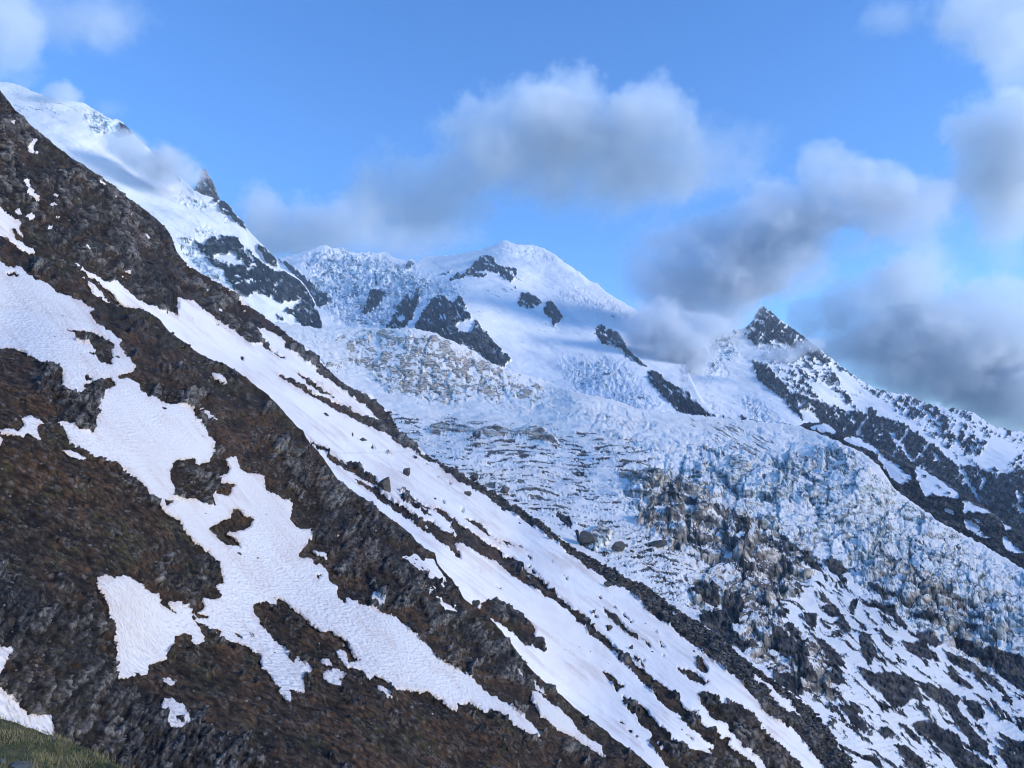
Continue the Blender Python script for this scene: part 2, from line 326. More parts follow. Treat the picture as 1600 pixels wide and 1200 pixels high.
for s in [  # ribs and bands of ground on the second slope
 "437 584;466 598;500 616;536 634;568 650;600 664;622 672;640 690;660 704;640 699;620 687;596 673;560 659;534 643;500 625;466 606;436 589", "459 580;470 583;490 594;510 612;528 627;514 618;500 613;492 604;480 600;474 592",
 "560 620;590 640;616 668;640 690;676 716;714 740;726 742;748 756;780 774;812 794;848 818;872 838;906 860;944 882;980 904;1004 910;1032 934;1066 958;1108 982;1148 1020;1196 1054;1240 1084;1276 1116;1304 1154;1328 1200;1345 1215;1300 1215;1240 1140;1192 1112;1184 1096;1172 1086;1164 1074;1150 1060;1124 1040;1100 1020;1070 996;1050 980;1032 968;1012 952;992 932;980 919;960 914;940 898;920 888;900 872;880 856;866 844;856 836;840 826;816 812;800 800;780 790;764 778;740 762;716 751;696 738;680 724;650 707;620 689",
 "480 684;500 696;514 704;500 703;486 692", "496 698;516 708;536 722;556 738;548 737;528 726;514 716;506 706", "536 718;560 732;588 746;596 764;586 758;568 750;552 738",
 "550 742;570 754;592 764;610 778;636 792;650 806;664 812;678 814;692 826;708 834;728 842;738 852;728 853;710 846;716 858;720 872;712 870;706 860;700 852;680 840;660 826;640 812;632 804;614 794;598 784;580 768;560 754",
 "614 759;640 774;676 796;672 797;640 779", "618 769;640 781;660 792;680 808;668 804;640 788", "676 792;694 796;712 812;746 836;770 851;800 871;840 899;862 915;852 913;836 904;800 879;768 859;740 844;706 820;690 806",
 "700 819;722 828;745 842;770 858;800 880;825 899;850 911;868 926;892 946;910 958;920 970;928 980;954 1000;972 1020;992 1036;1020 1056;1030 1064;1056 1080;1066 1096;1086 1116;1106 1136;1120 1146;1136 1158;1160 1176;1192 1205;1048 1205;1036 1184;1024 1172;1014 1156;1020 1150;1014 1138;1002 1134;994 1116;974 1100;974 1086;1008 1106;1028 1128;1048 1152;1056 1162;1064 1156;1080 1168;1096 1170;1114 1180;1108 1168;1124 1169;1100 1154;1080 1138;1072 1130;1066 1120;1040 1102;1020 1082;1005 1066;996 1056;970 1034;956 1014;938 1002;920 988;916 978;900 970;898 960;872 942;858 932;838 922;818 910;798 897;782 884;758 868;738 856;718 839",
 "726 806;756 822;772 838;790 852;806 862;790 854;768 838;748 826;730 814", "778 836;792 846;808 860;792 850", "804 848;816 853;826 859;814 856", "822 878;836 888;847 897;834 892", "772 910;780 914;786 920;778 918", "744 902;750 907;745 906", "744 888;752 893;748 893",
 "941 1048;958 1054;966 1068;978 1070;968 1074;966 1082;958 1072;946 1058", "938 946;960 962;980 978;998 994;998 1000;986 994;964 976;950 962", "1002 998;1018 1008;1016 1012;1008 1006", "982 1016;1000 1030;1010 1044;998 1036",
 "750 940;764 937;800 948;816 958;834 976;840 994;856 1016;848 1018;832 1006;820 1006;804 990;792 980;778 972;764 964;752 956", "735 935;744 938;750 948;742 948",
 "1058 1040;1076 1046;1092 1052;1108 1066;1100 1072;1080 1060;1064 1048", "1092 1024;1102 1028;1100 1034;1106 1046;1102 1051;1092 1046;1086 1038",
 "1088 1086;1100 1082;1120 1090;1140 1106;1134 1090;1158 1102;1176 1112;1186 1126;1204 1148;1220 1168;1258 1205;1196 1205;1180 1184;1168 1170;1156 1158;1140 1146;1136 1132;1130 1128;1112 1120;1108 1112;1100 1102"]: near2.poly(P_(s), 0)
for s in ["664 816;672 822;666 821", "1172 1052;1188 1058;1204 1072;1232 1096;1246 1112;1268 1133;1240 1116;1224 1108;1214 1096;1204 1084;1186 1066", "1044 952;1064 966;1052 961", "1070 982;1080 988;1076 988", "1092 998;1118 1016;1106 1010", "1132 1020;1148 1032;1138 1028", "1008 956;1010 962", "1102 1168;1110 1172;1106 1176", "1024 1156;1044 1170;1036 1168"]: near2.poly(P_(s), 1)
near2.line([(1186, 1126), (1202, 1142), (1220, 1162), (1240, 1180), (1260, 1198)], 6, 1)
near2.line([(1163, 1170), (1182, 1186), (1196, 1200)], 5, 1)
r2 = np.random.default_rng(3)
for x, y, a, b in [(580,790,2,1),(596,700,3,1.2),(548,678,4,1),(586,697,3,2),(607,709,4,1.6),(613,708,3,1),(650,716,7,1.4),(668,724,9,1.4),(694,736,5,1.5),(672,738,3,1),(688,745,6,1.4),(712,747,8,2),(702,753,3,1.5),(694,784,6,1),(722,795,5,2),(786,796,4,3),(857,1000,2,1),(886,917,3,1),(905,940,3,1),(936,934,4,2),(952,979,4,3),(960,949,4,1.5),(976,960,6,2),(985,968,7,1.5),(930,960,6,2),(926,976,3,2),(984,1010,3,3),(1004,1030,3,2),(1024,985,5,1.5),(1028,1002,3,1.5),(1034,1007,3,2),(1038,1025,2,1.5),(1084,1017,4,1.5),(1088,1111,4,2),(960,1130,2,1),(972,1128,5,2),(986,1142,5,2),(996,1150,4,2),(502,830,2,1),(884,901,4,1.5),(862,878,3,1),(920,884,2,1),(828,870,5,2),(500,596,3,2),(340,507,3,1),(379,558,4,2),(1028,1075,1,1),(1050,1092,4,1.5),(1060,1098,4,2),(1064,1124,5,2),(1078,1150,9,2),(1120,1145,7,3),(1136,1156,5,3)]:
    near2.blob(x, y, a, b, 36, 0)
import copy
near1.wide = copy.copy(near1); near2.wide = copy.copy(near2); near1.wide.blur(5); near2.wide.blur(3); near1.blur(1.5); near2.blur(1)
# greyer, rockier ground (1) against brown turf and scree (0)
rocky = Cover(.30)
for s, v in [("-80 890;30 900;60 930;150 940;185 1060;250 1080;330 1120;430 1205;-80 1205", .9), ("60 550;100 560;165 600;165 680;120 680;80 640", .85), ("215 595;300 620;300 650;230 625", .85),
  ("-80 -10;300 -10;390 480;620 670;560 640;440 560;350 520;240 490;110 410;60 360;-80 300", .62), ("430 690;560 760;700 900;740 960;860 1090;760 1040;660 960;560 900;480 830", .62),
  ("-80 540;60 545;100 640;-80 660", .12), ("-80 690;140 720;300 850;300 930;150 890;-80 860", .08), ("270 1000;480 1090;700 1120;900 1205;430 1205;300 1100", .12),
  ("-80 370;110 430;280 540;430 640;300 600;190 520;-80 410", .25), ("600 650;860 830;1130 980;1330 1200;1190 1100;980 920;840 826;620 690", .8), ("1130 1060;1330 1205;1200 1205;1100 1090", .92),
  ("270 716;345 716;365 775;330 792;270 780", .6), ("735 935;830 960;860 1018;770 970", .5), ("330 850;345 870;345 910;310 940;270 930;240 890;260 860", .75)]: rocky.poly(P_(s), v)
rocky.blur(9)

EARTH = (.040, .025, .0145); EARTH2 = (.068, .037, .018); OLIVE = (.044, .038, .016); DARK = (.013, .010, .009)
ROCK = (.070, .063, .056); ROCKL = (.20, .185, .165); ROCKD = (.034, .032, .032)
def strata(P, a, L, H):
    """layered, split rock: long across direction a (degrees in the x-z plane)"""
    c, s = math.cos(R(a)), math.sin(R(a))
    q = np.stack([(P[..., 0]*c+P[..., 2]*s)/L, P[..., 1]/(L*.7), (-P[..., 0]*s+P[..., 2]*c)/H], -1); return q
def near_build(cover, wide, ang):
    def f(u, v, D, P, N, sp, K):
        B = lambda c: np.broadcast_to(c, P.shape); px = D/F
        wu = 5.5*uvn(u, v, 15, 15, seed=1, octv=5, gain=.70); wv = 4.8*uvn(u, v, 15, 15, seed=2, octv=5, gain=.70)
        snow = cover.at(u+wu, v+wv)
        snow = snow + .75*uvn(u, v, 7, 5, 25, 3, .8, seed=14)*(1-np.abs(snow*2-1))
        rk = rocky.at(u+3*wu, v+3*wv)
        big = fbm(P, 22*wide, 5, .5, sp, seed=3); mid = uvn(u, v, 42, 26, 30, 5, .62, seed=9); rr = uvn(u, v, 30, 16, ang, 5, .6, seed=5, ridged=True)
        k = 1.0 + .9*ss(160, 50, D) if wide < 2 else 1.0     # nearest rock shows its parts larger
        ua = u + 6*uvn(u, v, 30, 30, seed=15, octv=4, gain=.65); va = v + 6*uvn(u, v, 30, 30, seed=16, octv=4, gain=.65)
        g0, h0, t0 = shards(ua, va, ang, 60, 22, 31); g1, h1, t1 = shards(ua, va, ang+8, 22, 9, 41); g2, h2, t2 = shards(ua, va, ang-6, 8.5, 4.2, 51)
        rw = ss(.42, .52, rk + .75*mid + .30*big + .16*(h0-.5) + .10*(h1-.5) - .03)
        bare = 1 - ss(.35, .65, snow)
        d = .014*fbm(P, 60*wide, 3, .5, sp, seed=21) + bare*(.010*big + rw*.006*rr)
        P2 = P*(1 - d*Kf(K))[..., None]
        crag = uvn(u, v, 34, 20, ang, 4, .6, seed=53, ridged=True)
        tuss = uvn(u, v, 13, 6, 24, 5, .68, seed=52)
        h = bare*(9.0*mid + 5*crag*rw + .8*tuss*(1-rw) + rw*(3.0*rr + 5*(h0-.5) + 6*t0 + 2.6*(h1-.5) + 3.4*t1 + 1.2*(h2-.5) + 1.4*t2 - 2.2*(1-ss(0, .14, g0)) - 1.2*(1-ss(0, .16, g1)))) + (1-bare)*1.0*fbm(P, 12*wide, 2, .5, sp, seed=30) - 3.4*bare + 4.5*rw*bare
        P2 = P2 + N*(h*px*.85*ss(-2, 6, K))[..., None]
        t1_ = ss(-.25, .3, uvn(u, v, 90, 50, 28, 5, .62, seed=40)); t2_ = ss(.06, .35, uvn(u, v, 70, 46, 28, 5, .62, seed=44))
        st = uvn(u, v, 9, 5.5, 28, 3, .8, seed=47); t3 = ss(.22, .32, st + .32*mid - .10*(1-rk)); gr = uvn(u, v, 20, 5, 28, 5, .72, seed=50); gf = uvn(u, v, 5, 3.4, 20, 2, .8, seed=51)
        e = mixc(mixc(EARTH, EARTH2, t1_), B(OLIVE), t2_*.75); e = e*(1+.28*gf+.30*tuss+.7*mid)[..., None].clip(.4, 1.8)
        e = mixc(e, B(DARK), np.clip(ss(.05, .45, gr)*.5 + ss(.15, .45, -tuss)*.45 + ss(.2, .5, -mid)*.45, 0, .88)); e = mixc(e, B((.14, .13, .12)), t3*.5)
        hm = .45*h0+.35*h1+.2*h2
        r = mixc(ROCKD, ROCK, ss(.25, .55, hm+.2*mid)); r = mixc(r, B(ROCKL), ss(.50, .80, hm+.25*rr+.25*crag)*.9); r = r*(1+.4*gf)[..., None]
        r = mixc(r, B((.010, .009, .010)), np.clip(.9*(1-ss(.02, .14, g0)) + .8*(1-ss(.02, .17, g1))*ss(.2, .6, np.modf(h1*5.9)[0]+.3) + .3*(1-ss(0, .16, g2)) + ss(.25, .6, -crag)*.6, 0, .94))
        r = mixc(r, B((.115, .064, .040)), ss(.2, .6, big)*.3)
        r = mixc(r, e, ss(.10, .35, -mid+.25*gf)*.75)
        dn = 38 if wide > 2 else 50
        s1 = uvn(u, v, 150, 5.0, dn, 5, .62, seed=63); s2 = uvn(u, v, 70, 22, dn, 4, .6, seed=64); s3 = uvn(u, v, 4, 3, 0, 2, .8, seed=65)
        gm = (.75*ss(.05, .55, s1+.5*s2) + .5*ss(.1, .5, s2+.3*s1) + .35*ss(.25, .5, s3)*ss(-.1, .4, s2))*(.5 if wide > 2 else .4) + .62*ss(.97, .62, cover.wide.at(u+wu*1.6, v+wv*1.6))*ss(-.35, .25, s3+s2)
        if wide > 2:
            P2 = P2 + N*((1-bare)*px*(.9*s1 + 1.6*s2))[..., None]
            tr = np.interp(u, [500, 530, 600, 650, 690], [703, 708, 706, 705, 707]); gm = gm + .6*(np.abs(v-tr) < .9)*((u > 505) & (u < 690))
        else:
            tr = np.interp(u, [0, 40, 100, 150, 190], [478, 482, 494, 506, 520]); gm = gm + .55*(np.abs(v-tr-1.5*s2) < 1.0)*((u < 195))
        return P2, snow, mixc(e, r, rw), gm
    return f
def Kf(K): return ss(-1, 14, K)
# first slope -----------------------------------------------------------------
L1_D = TPS([(-60,380,225),(0,480,190),(0,600,118),(0,1000,50),(0,1200,42),(150,1150,56),(300,1200,62),(0,850,76),(100,700,112),(0,560,140),(90,570,150),(200,900,92),(200,1050,78),(300,800,140),(300,680,175),(200,520,235),(150,480,250),(60,420,250),
 (400,700,215),(430,635,280),(500,740,250),(350,1000,108),(400,1150,82),(600,1100,115),(600,950,165),(550,850,205),(700,930,215),(650,850,255),(800,1150,140),(760,1050,175),(900,1180,165),(800,1020,215),(910,1120,205),(1020,1200,190),(540,1200,84),(700,1200,112)])
L1_TOP = P_("-60 345;0 372;60 404;113 440;150 462;185 480;205 480;225 484;234 488;250 500;266 518;288 534;308 550;326 560;354 570;380 586;400 602;420 616;434 632;450 650;464 666;474 672;478 682;490 698;506 716;516 730;528 748;552 768;576 784;598 800;620 816;640 832;652 846;662 856;680 864;684 880;694 892;706 904;716 920;726 936;736 943;752 952;776 976;788 990;804 1012;816 1028;832 1048;852 1066;880 1088;900 1107;920 1123;940 1136;960 1153;984 1170;1000 1182;1030 1208")
M_NEAR = land_mat('near_ground', .28, .4, .6, blk=.35, var=(.72, 1.35), suncup=.58, edge=.7, snowcol=(.80, .775, .745), dirt=(.68, .59, .545), dirtamt=.45)
sheet('mountain_slope', L1_TOP, [(-60, 1230), (1100, 1230)], 1.5, L1_D, near_build(near1, 1.0, -56), M_NEAR, jit=.9, jl=8, label='near brown slope of turf and grey rock with ragged snow patches', cat='slope')
# second slope ----------------------------------------------------------------
L2_D = TPS([(-60,100,520),(0,145,530),(-60,345,300),(0,360,330),(100,430,345),(200,310,620),(272,375,710),(200,480,400),(280,530,430),(350,450,720),(390,500,740),(300,470,560),(440,515,850),(440,640,430),(500,590,700),(540,600,880),(620,670,860),(530,750,335),(620,815,300),(600,720,520),(700,735,740),
 (690,870,268),(736,940,238),(700,800,430),(860,830,600),(780,880,400),(850,980,300),(900,1100,240),(1020,1200,212),(980,908,520),(960,1020,320),(1100,978,465),(1100,1100,290),(1240,1085,395),(1180,1200,270),(1328,1200,345),(100,250,520)])
L2_TOP = P_("-60 60;0 142;15 160;25 172;35 182;50 197;65 210;82 222;97 235;117 250;140 265;160 277;180 292;200 310;225 325;242 340;260 357;270 374;277 394;286 406;304 420;316 428;334 436;352 446;364 452;378 464;383 474;396 482;412 492;432 508;446 520;452 526;470 536;486 548;498 558;510 574;526 588;536 598;552 608;568 612;582 616;588 626;600 636;610 644;616 658;622 670;630 680;648 692;660 704;676 716;696 727;712 734;726 742;748 756;764 764;780 774;796 784;812 794;830 804;848 818;860 828;872 838;888 848;906 860;926 872;944 882;956 888;984 902;1004 910;1016 922;1032 934;1048 946;1066 958;1088 972;1108 982;1120 992;1148 1020;1168 1036;1196 1054;1220 1070;1240 1084;1260 1098;1276 1116;1290 1136;1304 1154;1316 1174;1328 1195;1340 1220")
L2_BOT = [(a, b+70) for a, b in L1_TOP] + [(1100, 1240), (1400, 1240)]
M_MID = land_mat('mid_ground', .8, .35, .3, blk=.3, var=(.75, 1.3), edge=.7, snowcol=(.89, .86, .82), dirt=(.68, .59, .545), dirtamt=.5)
sheet('mountain_slope', L2_TOP, L2_BOT, 1.5, L2_D, near_build(near2, 2.6, 40), M_MID, jit=.8, jl=8, label='steep snow gullies between brown ribs under a dark cliff, ending at the moraine crest', cat='slope')

# loose stones on the turf and along the moraine
M_LOOSE = land_mat('loose_stone', .5, .5, .1, blk=.2, var=(.7, 1.3))
src = []
for lab, f_ in (('near brown', 1.0), ('steep snow', 1.3)):
    Pp, sn, uu, vv, Nn = [q for k, q in SHEET.items() if k.startswith(lab)][0]
    src.append((Pp, np.where(sn < .3, 1.0, np.where(sn < .6, .9, .016))*np.clip(.25 + 3.0*uvn(uu, vv, 60, 40, 30, 3, .6, seed=61), .12, 2)*f_))
scatter('rubble', src, 5200, 1.6, 8.5, 5, M_LOOSE, 'loose grey stones strewn over the brown turf', 'stones')
Pp, sn, uu, vv, Nn = [q for k, q in SHEET.items() if k.startswith('steep snow')][0]
cv = np.interp(uu, [a for a, b in L2_TOP], [b for a, b in L2_TOP]); band = np.interp(uu, [600, 700, 900, 1000, 1100, 1200, 1330], [5, 9, 16, 26, 34, 40, 60])
wm = ((uu > 610) & (vv-cv < band) & (sn < .5))*1.0
scatter('moraine_debris', [(Pp, wm+1e-9)], 5200, 2.0, 8.0, 6, M_LOOSE, 'grey boulder rubble along the moraine crest', 'rubble', .9)
# ============================================================ GLACIER
gl = Cover(1)        # snow
def far_ids(): pass
G_TOP = P_("430 503;440 504;480 509;510 515;560 512;600 513;645 512;680 520;700 530;735 545;770 568;800 580;840 590;870 602;900 612;960 625;1000 640;1060 645;1120 652;1200 660;1250 666;1310 690;1346 706;1374 728;1396 762;1436 792;1476 820;1530 848;1588 882;1680 935")
G_BOT = [(a, b+60) for a, b in L2_TOP if a > 430] + [(1400, 1240), (1700, 1240)]
G_D = TPS([(440,505,3300),(520,515,3300),(640,512,3250),(700,530,3150),(800,580,2900),(870,602,2750),(560,600,2350),(640,640,2050),(720,620,2300),(800,640,2150),(620,680,1650),(700,680,1700),(900,640,2050),(1000,650,2100),(1110,652,2250),(1250,668,2150),
 (800,700,1500),(900,720,1400),(1000,760,1150),(700,735,1120),(860,830,820),(1000,850,830),(1000,910,690),(1100,975,610),(1200,1050,530),(1328,1200,440),(1200,760,1330),(1120,820,1020),(1250,850,1050),(1350,740,1500),(1400,800,1350),(1500,850,1250),(1600,890,1180),
 (1400,900,980),(1600,1000,860),(1300,950,800),(1400,1050,650),(1600,1200,540),(1500,1100,640),(1690,1000,880)])
zone = {}
def Z(name, base, polys, blur):
    c = Cover(base)
    for s, v in polys: c.poly(P_(s), v)
    zone[name] = c.blur(blur)
ICEFALL = "545 522;600 516;645 515;690 528;735 547;770 572;800 584;850 598;862 612;840 628;780 628;740 626;690 628;640 618;600 600;580 580;545 560"
Z('upper', 0, [(ICEFALL, 1), ("455 520;545 520;545 590;500 580", .45), ("850 600;900 620;960 640;940 655;860 650;760 640", .35)], 7)
Z('serac', 0, [("1080 690;1200 690;1290 668;1360 735;1400 770;1480 826;1700 950;1700 1070;1560 1050;1480 1000;1400 970;1330 890;1270 850;1200 820;1130 800;1090 740", 1), ("960 745;1090 700;1130 800;1260 850;1150 870;1060 850;980 800", .8), ("900 630;1010 650;1100 690;1060 720;940 680", .35), ("1110 650;1300 680;1290 700;1180 720;1100 690", .22)], 10)
Z('dirty', 0, [("1010 740;1090 760;1160 800;1230 840;1290 880;1240 930;1180 940;1120 900;1060 860;1000 820", 1), ("1060 900;1180 900;1215 960;1190 1045;1130 990;1100 960", .95), ("730 655;800 662;880 690;850 700;740 690", .0), ("1380 860;1500 920;1580 1000;1560 1060;1460 990;1400 940", .65), ("1190 960;1290 1010;1320 1100;1250 1080;1200 1040", .9)], 8)
Z('islands', 0, [("1180 880;1290 890;1380 950;1500 1040;1700 1100;1700 1240;1320 1240;1230 1080;1190 1040;1210 960", 1), ("1200 860;1290 860;1330 900;1290 910", .7)], 12)
Z('dash', .25, [("600 650;760 640;1000 690;1090 740;1010 760;1060 880;1180 960;1060 950;980 890;860 820;740 740;640 690", 1), ("720 625;900 640;880 665;700 655", .05), ("640 640;700 650;690 665;640 660", .3)], 9)
Z('stripe', 0, [("1060 655;1160 662;1300 740;1290 760;1180 720;1090 680", 1)], 7)
iced = Cover(0)      # individually drawn ice walls and rock islands; 1 = tan ice wall, 2 = dark rock
WALL = ["668 668;676 664;700 662;720 664;745 670;760 668;790 670;800 676;820 666;830 664;850 672;872 690;868 694;850 694;830 686;800 682;770 684;740 678;715 676;690 678;672 676",
 "985 740;1000 736;1035 742;1038 752;1010 768;990 764", "918 838;940 824;955 832;950 850;930 858;918 848", "1140 712;1168 716;1170 735;1150 742;1135 730", "1060 742;1098 755;1090 775;1055 765", "1040 800;1080 800;1100 790;1120 795;1090 812;1045 815", "1010 785;1050 772;1060 785;1030 792", "1060 810;1110 805;1130 818;1080 824", "1150 870;1170 850;1180 870;1160 890", "1180 925;1230 918;1240 930;1200 940", "1186 800;1210 805;1215 825;1190 820"]
DARKI = ["1134 930;1150 925;1165 945;1150 975;1130 985;1120 965", "1090 962;1130 950;1140 980;1180 1010;1160 1020;1120 1000;1095 975", "1080 925;1110 915;1125 925;1120 945;1100 940", "1206 988;1240 1000;1262 1020;1265 1045;1235 1030;1210 1012", "1262 985;1290 1000;1310 1020;1325 1045;1300 1040;1280 1010", "1210 1050;1250 1060;1255 1085;1230 1080;1208 1062",
 "1340 995;1352 992;1372 1018;1362 1045;1350 1030", "1368 1052;1400 1052;1430 1070;1445 1100;1428 1096;1410 1104;1385 1095;1364 1070", "1362 1062;1385 1078;1412 1090;1415 1105;1395 1105;1378 1085", "1432 985;1450 985;1475 1008;1460 1012;1435 1000", "1418 1004;1440 1002;1465 1022;1472 1036;1450 1030;1430 1028;1418 1018", "1430 1064;1450 1068;1480 1078;1502 1094;1495 1100;1510 1125;1540 1160;1548 1188;1530 1180;1500 1140;1480 1110;1450 1092",
 "1470 1014;1500 1026;1540 1050;1568 1075;1560 1080;1520 1052;1490 1040", "1425 1130;1440 1126;1475 1140;1500 1150;1505 1165;1530 1185;1550 1200;1500 1205;1480 1180;1455 1155;1430 1140", "1464 1152;1490 1160;1500 1180;1480 1175", "1524 1158;1545 1172;1546 1190;1530 1180", "1478 1044;1500 1056;1525 1075;1515 1080;1490 1062", "1546 1088;1565 1110;1577 1130;1565 1122;1552 1105", "1508 1095;1530 1098;1540 1115;1530 1128;1515 1115", "1555 1165;1590 1180;1620 1205;1580 1205;1560 1180", "1558 1140;1600 1160;1640 1180;1640 1210;1600 1190",
 "1396 1165;1420 1170;1440 1190;1450 1205;1420 1200;1405 1180", "1310 1100;1330 1108;1360 1140;1350 1148;1325 1125", "1365 1142;1385 1138;1405 1150;1385 1156", "1405 1132;1420 1135;1440 1155;1425 1155", "1300 970;1318 962;1330 985;1320 992", "1325 1095;1345 1105;1350 1118;1335 1118", "1224 976;1240 975;1255 990;1240 996", "1260 960;1276 955;1276 980;1264 978", "1286 880;1300 870;1330 892;1310 900;1296 894", "1160 800;1175 812;1172 845;1150 838;1148 815",
 "1290 945;1305 945;1320 965;1300 962;1290 955", "1355 935;1380 942;1400 960;1380 958;1360 948", "1352 910;1385 922;1405 930;1380 935", "1375 938;1400 950;1425 990;1400 975", "1330 935;1340 940;1335 960;1325 950", "1425 955;1450 962;1470 968;1455 975;1430 966", "1550 1005;1585 1020;1640 1060;1640 1080;1590 1050;1560 1030", "1470 975;1520 1000;1580 1040;1640 1090;1640 1105;1570 1060;1500 1010",
 "900 826;905 832;912 850;935 862;955 870;930 862;905 850;900 838", "872 800;892 812;897 828;880 820;870 808"]
for s in DARKI: iced.poly(P_(s), 2)
for s in WALL: iced.poly(P_(s), 1)
iw = Cover(0); dk = Cover(0); iw.m = (iced.m == 1).astype(np.float32); dk.m = (iced.m == 2).astype(np.float32); iw.blur(1); dk.blur(1)
TAN = (.46, .385, .30); ICE = (.58, .61, .59); ICEL = (.80, .79, .76); ICED = (.14, .19, .22); GRAVEL = (.052, .051, .052); GRAVB = (.115, .092, .072)
def glacier_build(u, v, D, P, N, sp, K):
    B = lambda c: np.broadcast_to(c, P.shape)
    wu = 3*uvn(u, v, 16, 12, seed=71, octv=5, gain=.65); wv = 2.2*uvn(u, v, 16, 12, seed=72, octv=5, gain=.65)
    zf = {k: c.at(u+5*wu, v+5*wv) for k, c in zone.items()}
    iwm = iw.at(u+1.5*wu, v+1.5*wv); dkm = dk.at(u+1.5*wu, v+1.5*wv)
    X, Y = P[..., 0], P[..., 1]; px = D/F
    wx = 22*fbm(P, 90, 4, .55, sp, seed=80); wy = 22*fbm(P, 90, 4, .55, sp, seed=81)
    ua = u + 12*uvn(u, v, 46, 34, seed=130, octv=5, gain=.58); va = v + 8*uvn(u, v, 46, 34, seed=131, octv=5, gain=.58)
    def blocks(cu, cv, seed, ang=18):      # broken ice: blocks bounded by crevasses, each with its own height and tilt
        c, q = math.cos(R(ang)), math.sin(R(ang)); a = (ua*c+va*q)/cu; b = (-ua*q+va*c)/cv
        f1, f2, h = worley(a, b, seed); g = f2-f1
        h_b = np.modf(h*7.7)[0]; h_c = np.modf(h*3.3)[0]
        t = (h_b-.5)*(a-np.floor(a)-.5)*1.1 - (.25+.5*h_c)*(b-np.floor(b)-.5)
        return g, h, t
    va = va + zf['dirty']*5*np.sin(u/23.0 + 2*fbm(P, 120, 2, .5, sp, seed=138))
    g0, h0, t0 = blocks(58, 27, 3); g1, h1, t1 = blocks(25, 12.5, 9, 10); g2, h2, t2 = blocks(11, 6.5, 14, 25); g3, h3, t3 = blocks(5.2, 3.8, 22, 0)
    up = np.clip(zf['upper'], 0, 1)
    rg = fbm(P, 46, 6, .6, sp, ridged=True, seed=83); rf = fbm(P, 14, 4, .65, sp, ridged=True, seed=84)
    patch = ss(-.35, .2, fbm(P, 170, 3, .5, sp, seed=79))
    ser = np.clip(zf['serac']*(.5+.5*patch) + .85*up*(.4+.6*patch) + .8*zf['dirty'], 0, 1)
    zp = (1-up)*((h0-.5)*9 + 8*t0 + 3*ss(0, .13, g0)-3)*(1+.9*zf['dirty']) + (h1-.5)*6 + 6*t1 + 2.4*ss(0, .15, g1) - 2 + (h2-.5)*2.0 + 2*t2 + .8*ss(0, .2, g2) + 2.2*rg + .8*rf
    lane = uvn(ua, va, 120, 13, 12, 4, .55, seed=134, ridged=True)      # long crevasses across the flow
    zp = zp*1.15 + (1-up)*(5.5*lane + 4*fbm(P, 120, 3, .5, sp, seed=135))
    z = ser*zp*px*(1-.15*up)
    z = z + (1-ser)*(3.4*fbm(P, 60, 3, .5, sp, seed=85))*np.clip(D/900, .5, 1.3)
    cr = fbm(np.stack([(X+wx)/80, (Y+wy)/20, X*0], -1), 1.0, 4, .55, seed=86); cl = fbm(P, 220, 3, .5, sp, seed=87)
    cr2 = uvn(u, v + 5*np.sin(u/31.), 34, 5.0, 2, 5, .66, seed=88)
    dash = ss(.30, .42, cr2*.95 + .30*cr + .24*cl + .16*zf['dash'] + .0)*ss(.2, .6, zf['dash'])*(1-np.clip(ser*1.4, 0, 1))
    st = ss(.02, .3, uvn(u, v, 34, 2.6, 27, 4, .6, seed=89))*zf['stripe']
    ub = u + 7*uvn(u, v, 60, 60, seed=136, octv=3); vb_ = v + 7*uvn(u, v, 60, 60, seed=137, octv=3)
    isl = uvn(ub, vb_, 46, 11, 40, 5, .54, seed=91); isl2 = uvn(ub, vb_, 17, 3.6, 38, 4, .66, seed=92)
    im = ss(.15, .20, isl*.85 + .36*isl2)*ss(.25, .75, zf['islands'])
    im = np.maximum(im, ss(.38, .6, dkm + .3*isl2*(1-np.abs(2*dkm-1))))
    irg = fbm(P, 16, 5, .6, sp, ridged=True, seed=93)
    pg, ph, pt_ = shards(u+2*wu, v+2*wv, 40, 17, 7, 77); pg2, ph2, pt2 = shards(u+wu, v+wv, 46, 7.5, 4, 78); pc = 1-ss(.02, .15, pg)
    z = z + im*(.3+1.2*irg) + im*px*(3.5*(ph-.5)+4*pt_+1.6*(ph2-.5)+2*pt2) + 5.5*iwm*(1+.6*rg) - 2.2*dash
    dirt_r = ss(-.02, .28, fbm(P, 34, 5, .62, sp, seed=94) + .1)*zf['dirty']
    e = ss(-1, 8, K)
    lip = ss(.16, .30, cr2*.95 + .30*cr + .24*cl + .16*zf['dash'])*(1-np.clip(ser*1.4, 0, 1))*zf['dash']; z = z + 1.6*lip
    P2 = P.copy(); P2[..., 2] += z*e
    n2 = normals(P2); steep = 1-np.clip(n2[..., 2], 0, 1)
    flat = ss(.44, .20, steep + .10*fbm(P, 12, 4, .65, sp, seed=95) + .30*(np.modf(h1*5.1)[0]-.35) + .08*(np.modf(h2*4.1)[0]-.5) + up*(.5*(h2-.45)+.45*(h3-.45)+.10))
    snow = 1-(1-flat)*ss(.10, .35, ser)
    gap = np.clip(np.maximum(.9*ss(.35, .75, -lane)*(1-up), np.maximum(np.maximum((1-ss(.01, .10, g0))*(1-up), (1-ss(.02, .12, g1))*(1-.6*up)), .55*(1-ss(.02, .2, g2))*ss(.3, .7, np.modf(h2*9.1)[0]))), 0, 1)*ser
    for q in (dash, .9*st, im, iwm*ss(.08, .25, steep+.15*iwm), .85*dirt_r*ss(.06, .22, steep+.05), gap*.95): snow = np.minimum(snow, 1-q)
    hx = np.modf(h1*11.3)[0]*.6+np.modf(h2*6.7)[0]*.4
    tn = ss(.25, .75, hx + 1.1*fbm(P, 90, 4, .55, sp, seed=97) + .45*up - .36*zf['serac'] + .8*zf['dirty'])
